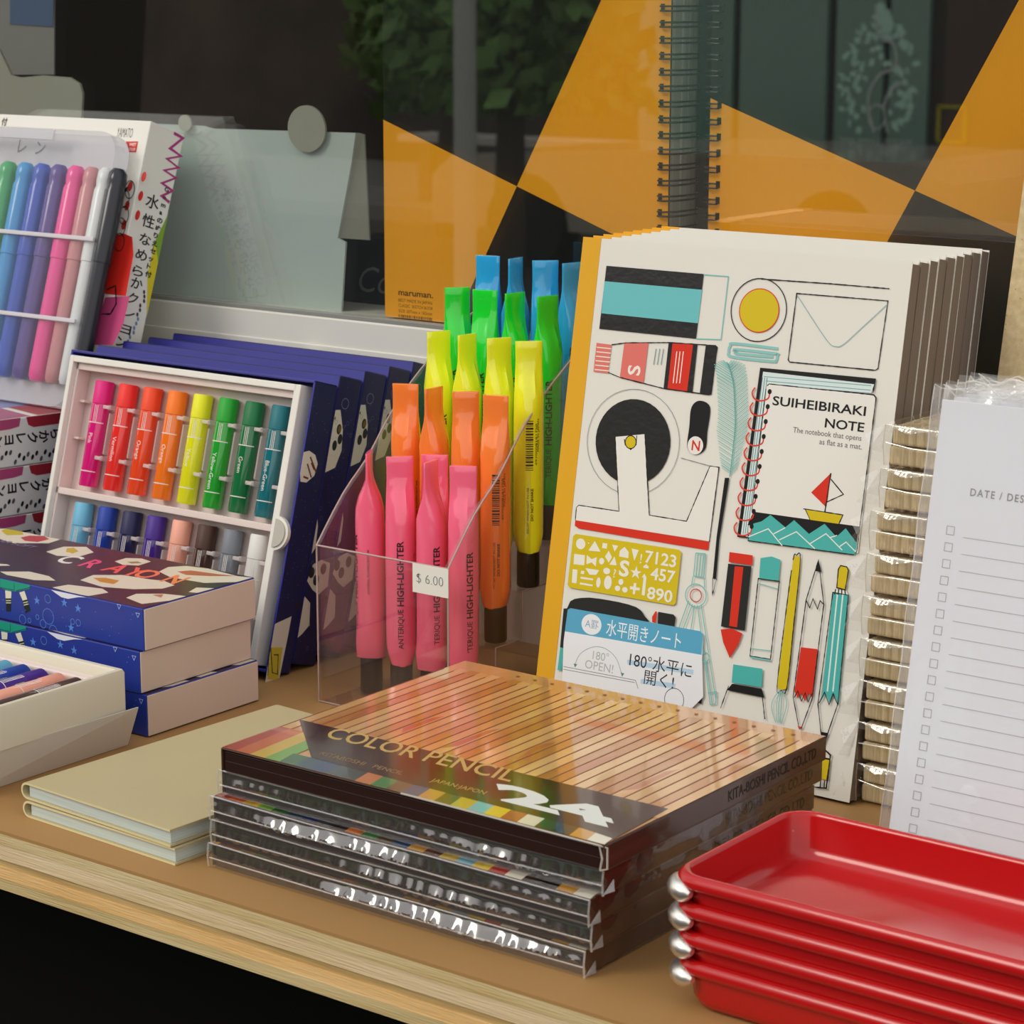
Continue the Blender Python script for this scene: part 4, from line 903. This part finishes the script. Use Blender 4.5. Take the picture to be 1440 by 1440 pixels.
# red marker, white tube, brush, pencils
P_(Bb([(738,196),(822,208),(820,244),(735,232)]),RED); P_(Bb([(733,238),(817,248),(793,480),(707,465)]),BKI); P_(Bb([(757,248),(788,250),(765,468),(737,463)]),RED); P_(spline(Bb([(706,476),(784,490),(745,568),(735,570)]),2,True),RED)
P_(Bb([(850,218),(890,212),(922,224),(915,300),(845,292)]),TEAL); Wl(Bb([(842,292),(918,302),(886,584),(812,572)]),w0,BLACK,True); S(Bb([(838,308),(914,330)]),.0003,TC_); S(Bb([(816,545),(888,553)]),.0003,TC_); S(Bb([(812,576),(886,588)]),.0006,TC_)
P_(Bb([(968,225),(978,208),(992,215),(994,235),(945,690),(925,695),(910,685)]),YEL); Wl(spline(Bb([(968,225),(980,208),(994,222),(970,460),(945,688),(925,696),(910,682),(940,430)]),4,True),w0,BLACK)
S(spline(Bb([(918,698),(898,725),(890,760),(905,812)]),4),.0003,TC_);S(spline(Bb([(930,698),(944,735),(940,770),(925,816)]),4),.0003,TC_)
for k in range(3): S(spline(Bb([(920+4*k,698),(908+9*k,745),(911+5*k,812)]),3),.0003,TC_)
P_(Bb([(1060,225),(1048,265),(1070,268)]),BLACK); Wl(Bb([(1060,225),(1015,370),(968,720),(990,835),(998,832),(1036,730),(1079,385)]),w0,BLACK,True)
S(Bb([(1015,370),(1028,398),(1040,365),(1056,402),(1066,372),(1078,385)]),.0004,BLACK)
P_(Bb([(996,540),(1056,547),(1036,722),(1025,705),(1010,735),(998,705),(985,725),(973,700)]),RED); S(Bb([(972,722),(985,698),(998,735),(1012,705),(1022,738),(1036,708)]),.0004,BLACK); P_(Bb([(984,825),(1000,828),(992,838)]),RED)
P_(Bb([(1132,258),(1140,245),(1162,250),(1168,262),(1156,332),(1126,325)]),YEL); Wl(Bb([(1132,258),(1140,245),(1162,250),(1168,262),(1156,332),(1126,325)]),w0,BLACK,True)
P_(Bb([(1112,342),(1168,352),(1132,748),(1115,705),(1098,740),(1085,705),(1070,735)]),TEAL)
for k in (0,1): S(Bb([(1128+20*k,350),(1092+20*k,700)]),.0006,'E0EDEA')
P_(Bb([(1118,330),(1160,336),(1168,352),(1110,343)]),PT)
for k in range(4): S(Bb([(1122+11*k,330),(1118+13*k,350)]),.0005,BLACK)
Wl(Bb([(1112,342),(1168,352),(1130,745),(1080,890),(1074,896),(1058,745)]),w0,BLACK,True); S(Bb([(1062,742),(1082,703),(1098,748),(1112,708),(1130,748)]),.0004,BLACK); P_(Bb([(1067,845),(1092,850),(1080,890),(1074,898)]),BLACK)
# ink bottle, eraser at the bottom
P_(Bb([(752,602),(858,618),(854,685),(746,668)]),TEAL); P_(Bb([(748,672),(855,690),(864,722),(728,695)]),BLACK); Wl(Bb([(735,680),(706,760)]),w0,BLACK); Wl(Bb([(855,700),(866,800)]),w0,BLACK)
P_(Bb([(1050,935),(1100,945),(1088,1020),(1050,1010)]),YEL); Wl(Bb([(1040,910),(1085,912),(1103,930),(1090,1035),(1088,1050),(1040,1045)]),.0006,BLACK); Wl(Bb([(1050,935),(1100,945)]),.0006,BLACK)
for k in range(2): Wl(Bb([(1068+14*k,1022),(1066+14*k,1050)]),.0005,BLACK)
a.build('cover_illustration',n0cover)
# sticker
a=Art(FRONT(-.0012),pixel_map(n0,FRONT(-.0012)))
STK=M('sticker_white','EDEFF2',.35); BL_='5BAACB'
P_=a.poly;S=a.stroke
P_(Bb([(150,405),(160,399),(630,484),(640,496),(636,580),(640,720),(560,800),(125,800),(135,520)]),STK); P_(Bb([(150,405),(160,399),(628,482),(640,494),(634,568),(140,483)]),BL_)
a.ell(*B1(236,458),.0049,.0042,STK); a.text('A罫',*B1(236,470),.0040,'8FA8BC',align=1)
a.text('水平開きノート',*B1(288,492),.0072,'F2F6F8',fit=.0358)
P_(Bb([(365,585),(605,622),(604,640),(366,602)]),'BBD6EA'); P_(Bb([(415,655),(540,672),(538,690),(414,672)]),'BBD6EA')
a.text('180°水平に',*B1(372,605),.0068,'2A2A30',fit=.0295); a.text('開く!',*B1(425,668),.0064,'2A2A30',fit=.0140)
a.text('180°',*B1(268,588),.0048,'B5B8BA',align=1); a.text('OPEN!',*B1(262,625),.0050,'B5B8BA',align=1)
S(spline(Bb([(176,606),(195,565),(240,540),(285,545),(325,580),(346,640)]),4),.00025,'9AA6A6'); a.text('▼',*B1(170,612),.002,'5E8C84'); a.text('▼',*B1(340,645),.002,'5E8C84')
S(Bb([(135,610),(395,660),(405,690)]),.0002,'5A5A5A'); S(Bb([(135,620),(392,668)]),.0002,'5A5A5A'); a.ell(*B1(535,730),.0045,.0045,'3A3A3A',stroke=.00025)
a.build('label_sticker',n0,label='blue and white label wrapped on the cover')
# ================================================================ COLOUR PENCIL BOXES
DBR=M('dark_brown_card','2C1712',.22,.5); MBR=M('brown_card','4A2E24',.16,.5,coat=.3)
WD=M('pencil_wood_print','C99560',.10,.5,c2='B87C42',vs=30,stretch=(1,.2,1),coat=.6,coatr=.03)
pcl=['topmost colour pencil box of the stack, striped wood lid and white 24','second colour pencil box from the top, in crinkled clear wrap','middle colour pencil box of the stack of five, in clear wrap','fourth colour pencil box from the top, in clear wrap','bottom colour pencil box of the stack, resting on the shelf']
PW_,PD,PH=.1600,.137,.0086
pofs=[(-.5502,.5662),(-.5528,.5690),(-.5550,.5668),(-.5560,.5682),(-.5585,.5690)]
Bs={}
def front_wrap(t,k):
    """crinkled film over the open end of a box: a ridge whose folds wander"""
    FL=film('shrink_wrap',ior=1.95,rough=.14,gloss=1.,haze=.015)
    random.seed(70+k); ph=[random.uniform(0,6) for _ in range(6)]; c0,c1,lv=((0,0,0),(.62,.9,.25),(.12,.62,.75),(.35,.8,.35),(.30,.95,.85))[k]
    def f(u,v):
        x=-.0006+(PW_+.0012)*u; z=.0001+(PH+.0004)*v
        env=max(0,min(1,(u-c0)/.10))*max(0,min(1,(c1-u)/.15)); amp=.35+.65*lv*env
        s_=math.sin(u*150+ph[0]+2.2*math.sin(u*17+ph[1])+1.1*math.sin(u*61+ph[2]))
        c=.46+.07*s_*(.4+.6*env)+.05*math.sin(u*14+ph[3]); top=.84+.05*math.sin(u*9+ph[4])
        if v>top: rid=0
        elif v>c: rid=(top-v)/(top-c)
        else: rid=max(0,1-(c-v)/.12)
        return (x,-.0004-.0032*rid*amp*(.95+.05*s_),z)
    MB().grid(f,360,16).build('wrap_front',FL,t,smooth=True)
for i in range(5):
    loc=(pofs[i][0],pofs[i][1],.0374-.0093*i+.0001)
    if i<2:
        t=thing('pencil_box',pcl[i],'box',loc,(0,0,R((.2,.5)[i])),'boxes of colour pencils'); Bs[i]=t
        mb=MB()
        mb.box((0,.0012,0),(PW_,PD,.0004)); mb.box((PW_-.0006,0,.0004),(PW_,PD,PH-.0004)); mb.box((0,0,.0004),(.0006,PD,PH-.0004)); mb.box((0,0,PH-.0005),(PW_,PD,PH)); mb.box((0,PD-.0006,.0004),(PW_,PD,PH-.0004))
        mb.build('sleeve',MBR,t,bevel=.0003)
        mb=MB(); mb.box((.0008,.0009,.0005),(PW_-.0009,PD-.001,PH-.0012)); mb.box((.0012,.0006,.0004),(PW_-.0012,.0009,PH*.48)); mb.build('inner_tray',DBR,t,bevel=.0003)
        pm=pixel_map(t,TOP(PH+.0001)) if i==0 else pixel_map(Bs[0],TOP(PH+.0001))
        a=Art(TOP(PH+.0001)); a.poly([(0.0003,.0003),(PW_-.0003,.0003),(PW_-.0003,PD-.0003),(.0003,PD-.0003)],WD); a.px=pm
        def U_(p): u,v=a.px(*p); return (min(max(u,.0003),PW_-.0003),min(max(v,.0002),PD-.0003))
        random.seed(11)
        tipc=['A83A28','C05A28','C8A030','6E9A34','2E5A2A','1E3A4A','25305A','3A3A40','2E2620','C06A30','3E7A3A','56402A','2C4A6A','B8863A','5E3A2A','BFA03A','7AAAB8','D8B83A','A83A30','D8D0BC','3A2A22','22201E','C08A30','D8D2BE']
        n=32; pch=PW_/n
        for k in range(n):
            u=pch*k
            c=['C8965A','D0A068','BE8448','CB8F50'][k%4]
            a.poly([(u+.0005,.030),(u+pch,.030),(u+pch,PD-.010-.001*(k%2)),(u+.0005,PD-.010)],M('wood_strip_'+c,c,.10,.5,coat=.6,coatr=.03,c2='B5743A' if k%3 else 'D8AC74',vs=60,stretch=(1,.1,1)),False)
            a.poly([(u,.02),(u+.0007,.02),(u+.0009,PD-.014),(u+.0002,PD-.014)],'7A3A1E',False)
            if k%5==2: a.poly([(u+.001,.045+.01*(k%3)),(u+pch-.0006,.05),(u+pch-.001,.075),(u+.0016,.07)],M('red_lead','B4683A',.1,coat=.6),False)
        for k in range(24):
            u0=PW_*k/24; a.poly([(u0,.0003),(u0+PW_/24,.0003),(u0+PW_/24-.002,.030 if k<4 else .010),(u0-.002,.030 if k<4 else .010)] if 0<k<24 else [(.0003,.0003),(u0+PW_/24,.0003),(u0+PW_/24-.002,.03),(.0003,.03)],M('tip_'+tipc[k],tipc[k],.12,.5,coat=.6,coatr=.03),False)
        a.poly([U_(p) for p in ((415.6,1011),(940,1138),(852,1189),(862,1180),(820,1166),(438,1066))],M('brown_band','42241A',.10,.5,coat=.15,coatr=.03),False)
        GD='C2A05A'
        a.text('COLOR PENCIL',*(449,1035),.0155,GD,shear=-.42,fit=.0830,bold=.008); a.text('KITABOSHI   PENCIL',*(446,1061),.0046,'8E7048',shear=-.3,fit=.037); a.text('JAPAN·JAPON',*(604,1099),.0044,'B89A4A',shear=-.3,fit=.0225)
        a.text('24',*(668,1116),.0180,'DDE0DA',shear=-.4,fit=.0530,bold=.05)
        for k in range(16): 
            u=.03+k*.008; a.ell(u,PD-.006,.0008,.0008,'8A5A30',n=8,conv=False)
        a.build('lid_print',t)
        a=Art(RIGHT(PW_+.0001)); a.text('KITA-BOSHI PENCIL CO.,LTD',.072,.0026,.0054,'140C08',bold=.012,fit=.058); a.build('lettering',t)
        if i==1:
            random.seed(21); ph=[random.uniform(0,6) for _ in range(6)]; front_wrap(t,1)
            mb=MB()
            mb.grid(lambda u,v:(PW_+.0004+.0007*math.exp(-((v-.5)/.3)**2)*(.5+.5*math.sin(u*40+ph[3]+3*math.sin(u*11))),-.0006+(PD+.0006)*u,.0001+(PH+.0003)*v),50,5)
            mb.grid(lambda u,v:(-.0006+(PW_+.001)*u,-.0006+(PD+.001)*v,PH+.0003+.0001*math.sin(u*30+v*20)),16,12)
            mb.build('wrap_top_side',CLEAR,t,smooth=True)
            mb=MB()
            for x in (-.0006,PW_+.0006): mb.tube([(x,-.0012,.0003),(x,-.0016,PH*.5),(x,-.0010,PH+.0002)],.00035,6)
            mb.tube([(-.0006,-.0008,PH+.0002),(PW_*.3,-.0013,PH),(PW_*.6,-.0009,PH+.0003),(PW_+.0006,-.0008,PH+.0002)],.0003,6)
            mb.tube([(0,-.0012,PH*.42),(PW_*.3,-.0020,PH*.45),(PW_*.7,-.0016,PH*.38),(PW_,-.0012,PH*.42)],.00028,6)
            mb.face([(PW_+.0005,-.001,.0005),(PW_+.0022,.003,.001),(PW_+.0008,.0045,PH*.5)])
            mb.build('wrap_seam',film('wrap_seam',ior=1.7,rough=.12,haze=.2,hc='F2EEEA'),t,smooth=True)
        else:
            mb=MB(); mb.tube([(PW_-.0012,-.0003,.0004),(PW_-.0004,-.0004,PH*.5),(PW_-.0016,-.0003,PH-.0002),(PW_*.5,.0001,PH+.0001)],.00035,6); mb.tube([(PW_-.0012,-.0003,.0004),(PW_+.0008,.0006,.001),(PW_+.0005,.001,PH-.001),(PW_-.0016,-.0003,PH-.0002)],.00035,6); mb.build('sleeve_edge',M('cut_card_edge','B8AEA2',.6),t)
    else: front_wrap(dup(Bs[1],loc,(0,0,R((0,0,-.2,.35,0)[i])),label=pcl[i],skip=('wrap_front',)),i)
# ================================================================ LINEN NOTEBOOK PACKS, PADS, BOARD
LNN=M('linen_spine','D8C6A0',.85,.2,c2='B9A57E',vs=16,stretch=(60,4,2),bump=.6,bs=40)
LNC=M('linen_cover','A8977A',.85,.2,var=.12,vs=60,bump=.4,bs=500)
FLP=film('bag_flap',ior=1.6,rough=.1,haze=.05,bump=.8,bs=120)
pxs=[-.4039,-.405,-.4085,-.4094,-.4105,-.4108,-.4108,-.4108,-.4106]
pkl=['topmost clear-bagged pair of linen notebooks, second level of the stack visible above it is empty','second','third','fourth, with the brightest glare on its bag','fifth','sixth','seventh','eighth','lowest']
ordn=['topmost','second from the top','third from the top','fourth from the top','fifth from the top','fourth from the bottom','third from the bottom','second from the bottom','lowest']
hp=.01632
for i in range(9):
    x=pxs[i]; z=hp*(8-i)+.0002; random.seed(40+i)
    t=thing('notebook_pack','clear-bagged pair of beige linen notebooks, %s of the stack of nine'%ordn[i],'notebooks',(x,.7655,z),(0,0,0),'bagged linen notebooks in a stack')
    for k in range(2):
        mb=MB(); mb.box((.0008*k+random.uniform(0,.0008),.0012,.0007+.0076*k),(.0225,.042,.0007+.0076*k+.0070)); mb.build('notebook',[LNN],t,bevel=.0011,seg=3)
        MB().box((.0012,.0004+.0006*k,.0024+.0076*k),(.0222,.0012,.0026+.0076*k)).build('spine_groove',M('groove','6E5E44',.9),t) if 0 else None
    mb=MB(); p1,p2,p3=(random.uniform(0,6) for _ in range(3))
    def bag(u,v):
        return (-.0009+.024*u, .0004-.0011*math.sin(PI*v)*(.6+.4*math.sin(9*u+p1))-.0004*math.sin(u*40+p2)*math.sin(v*14), .0002+.0158*v)
    mb.grid(bag,24,14); mb.grid(lambda u,v:(-.0009-.0003*math.sin(v*9),.0004+.041*u,.0002+.0158*v),10,6); mb.grid(lambda u,v:(-.0009+.024*u,.0004+.041*v,.01585+.0002*math.sin(u*20+v*13)),10,10)
    mb.build('plastic_bag',CRINK,t,smooth=True)
    mb=MB()
    zz_=.0158; q=random.uniform
    mb.face([(-.0008,.0002,zz_),(-.0055-q(0,.003),-.0035,zz_-.004),(-.0040,-.0045,.007),(-.0008,.0,.005)]); mb.face([(-.0008,.0002,zz_-.001),(-.0035,-.004,.009),(-.0060-q(0,.003),-.0052,.003),(-.0008,.0,.0015)])
    mb.face([(-.0008,.0,.0130),(.0065+q(0,.008),-.0022,.0135),(.021,-.0018,.0125),(.021,-.0012,.0158),(-.0008,.0,.0160)])
    mb.build('bag_flap',FLP,t)
    mb=MB(); mb.tube([(-.0008,-.0002,zz_),(.008,-.0012,zz_-.0003),(.0225,-.0008,zz_-.0004)],.00028,5); mb.tube([(0,-.0006,.0085+q(-.001,.001)),(.011,-.0016,.0082),(.0225,-.0012,.0080)],.00025,5)
    mb.tube([(-.0008,.0,.0008),(-.0012,-.0004,.008),(-.0008,.0,zz_)],.00022,5)
    mb.build('bag_fold',film('bag_fold',ior=1.7,rough=.15,haze=.25,hc='F4F0E6'),t,smooth=True)
# pads
LP=R(-10.6)
PDW=M('pad_paper','E6E9F1',.55,.3,bump=.03,bs=400); PDX=-.3612; padn=['front list pad in clear bag, faint checkboxes and a date line','list pad in a clear bag standing right behind the front one, only its bag top showing']
BAG=film('pad_bag',ior=1.5,rough=.05,bump=.35,bs=26,haze=.12)  # white haze stands for the glare on the bag, mixed into its colour
BAGE=film('pad_bag_edge',ior=1.7,rough=.12,haze=.10,hc='F0F0EE',bump=.5,bs=80)
for i in range(5):
    t=thing('list_pad',padn[0] if i==0 else 'bagged list pad, %s behind the front one, its bag top showing'%('next','second','third','last')[i-1],'pad',(PDX+.0006*i,.6925+.0076*i,.0016),(LP,0,0),'bagged list pads standing at the right')
    PHh=.1672; PWw=.105; th=.0052
    MB().box((0,0,0),(PWw,th,PHh)).build('page_block',PDW,t,bevel=.0003)
    if i==0: t0=t
    random.seed(60+i); p1,p2=random.uniform(0,6),random.uniform(0,6)
    mb=MB(); mb.grid(lambda u,v:(-.0030+(PWw+.006)*u,-.0006-.0006*math.sin(7*u+p1)*math.sin(5*v+p2)-.0014*max(0,v-.93)*10*math.sin(26*u)**2,(PHh+.0055)*v+.0015*math.sin(18*u+p2)*max(0,v-.9)*5),36,30); 
    mb.build('bag_front',BAG,t,smooth=True)
    mb=MB(); mb.grid(lambda u,v:(-.003+(PWw+.006)*u,th+.0003+.0012*math.sin(40*u+p1)*v,PHh-.002+.0060*v+.0016*math.sin(17*u+p1)*v+.0014*math.sin(41*u+p2)*v),60,4)
    mb.grid(lambda u,v:(-.0030+.0004*math.sin(v*60+p1),-.0006+(th+.001)*u,(PHh+.004)*v),4,40); mb.build('bag_edge',BAGE,t,smooth=True)
    mb=MB(); mb.tube([(-.0030+.0003*math.sin(k*1.3),-.0007,(PHh+.0045)*k/24) for k in range(25)],.00022,5); mb.tube([(-.003+(PWw+.006)*k/40,-.0008,PHh+.0035+.0015*math.sin(k*.9+p1)+.0008*math.sin(k*2.3+p2)) for k in range(41)],.00022,5); mb.tube([(-.003+(PWw+.006)*k/40,th+.0005,PHh+.0040+.0016*math.sin(17*k/40+p1)+.0014*math.sin(41*k/40+p2)) for k in range(41)],.00025,5)
    mb.build('bag_fold',MC['bag_fold'],t,smooth=True)
a=Art(FRONT(-.0001),pixel_map(t0,FRONT(-.0001)))
a.text('DATE / DESTINATION',1364,697,.0036,'85858C',fit=.0375,bold=.01,sp=1.25)
b0=a.px(1336.5,746); a.px=None
for k in range(22):
    v=b0[1]-.00568*k
    if v<.004: break
    a.stroke([(b0[0]-.0014,v-.0014),(b0[0]+.0014,v-.0014),(b0[0]+.0014,v+.0014),(b0[0]-.0014,v+.0014)],.00022,'A5A5AE',True)
    a.poly([(b0[0]+.0050,v-.0018),(.1,v-.0018),(.1,v-.0016),(b0[0]+.0050,v-.0016)],'A8A8B0')
a.build('page_print',t0)
kb=thing('kraft_board','speckled kraft card leaning against the window at the right edge','board',(-.3985,.8125,.0005),(R(-11.6),0,0))
MB().box((0,0,0),(.2,.0028,.262)).build('board',M('speckled_kraft','D4C098',.8,.2,c2='C0AA80',vs=260,bump=.2,bs=400),kb,bevel=.0003)
a=Art(FRONT(-.0001)); random.seed(9)
for k in range(150): a.ell(random.uniform(0,.05),random.uniform(.15,.26),random.uniform(.00015,.0004),.0002,random.choice(('8A7450','A08A60','DCCCA4')),n=5,rot=random.uniform(0,3))
a.build('flecks',kb)
# ================================================================ RED TRAYS
RD=M('red_enamel','BA1013',.2,.35,coat=.35,coatr=.08,var=.06,vs=12)
trl=['topmost red enamel tray of the nested stack at lower right','second red tray from the top of the nested stack','third red tray from the top of the nested stack','lowest red tray of the nested stack, standing on the shelf']
def rr3(x0,x1,y0,y1,r,z,n=6):
    return [(x,y,z) for x,y in rrect(x0,y0,x1,y1,r,n)]
def make_tray():
    t=thing('metal_tray',trl[0],'tray',(-.3665,.5665,.0271),(0,0,0),'nested red trays'); L,Wd,H=.235,.0735,.0165
    def rg(i,z,r): return rr3(i,L-i,i,Wd-i,r,z)
    rs=[rg(.0058,0.0,.0085),rg(.0034,.0012,.0100),rg(.0022,.0040,.0102),rg(.0018,H-.0052,.0100),rg(.0004,H-.0049,.0100),rg(-.0006,H-.0042,.0100),rg(-.0010,H-.0031,.0100),rg(-.0008,H-.0019,.0100),rg(-.0001,H-.0008,.0100),rg(.0007,H-.0001,.0096),rg(.0014,H,.0092),rg(.0021,H-.0004,.0088),rg(.0025,H-.0014,.0084),rg(.0028,.0048,.0084),rg(.0044,.0022,.0078),rg(.0070,.0010,.0066)]
    mb=MB(); mb.rings(rs,caps=True); mb.build('tray_body',RD,t,smooth=True)
    for cx,cy,sy_ in ((0,0,-1),(0,Wd,1)):
        r=.0100; c=(r,cy-sy_*r); pts=[(-.0002,c[1]-sy_*-.0,H-.0062)]
        pts=[(-.0008,c[1]-sy_*.0035,H-.0058)]
        for k in range(9):
            A=R(180+k*80/8*(1 if sy_<0 else -1)); pts.append((c[0]+(r+.0006)*math.cos(A),c[1]+(r+.0006)*math.sin(A),H-.0058))
        MB().tube(pts,[.0006,.0020,.0030,.0035,.0037,.0037,.0036,.0034,.0026,.0010],14).build('corner_grip',M('brushed_nickel','F0ECE4',.36,.5,metal=1,bump=.1,bs=300),t,smooth=True)
    mb=MB(); mb.tube([(-.0005,.0140+.0008*k,H-.0090-.0004*math.sin(k*.8)) for k in range(8)],.0007,6); mb.build('wire_catch',RD,t,smooth=True)
    return t
tr=make_tray()
for i in range(1,4): dup(tr,(-.3665+.0003*i,.5665+.0002*i,.0271-.00903*i),label=trl[i])
tr.location.z+=.0001
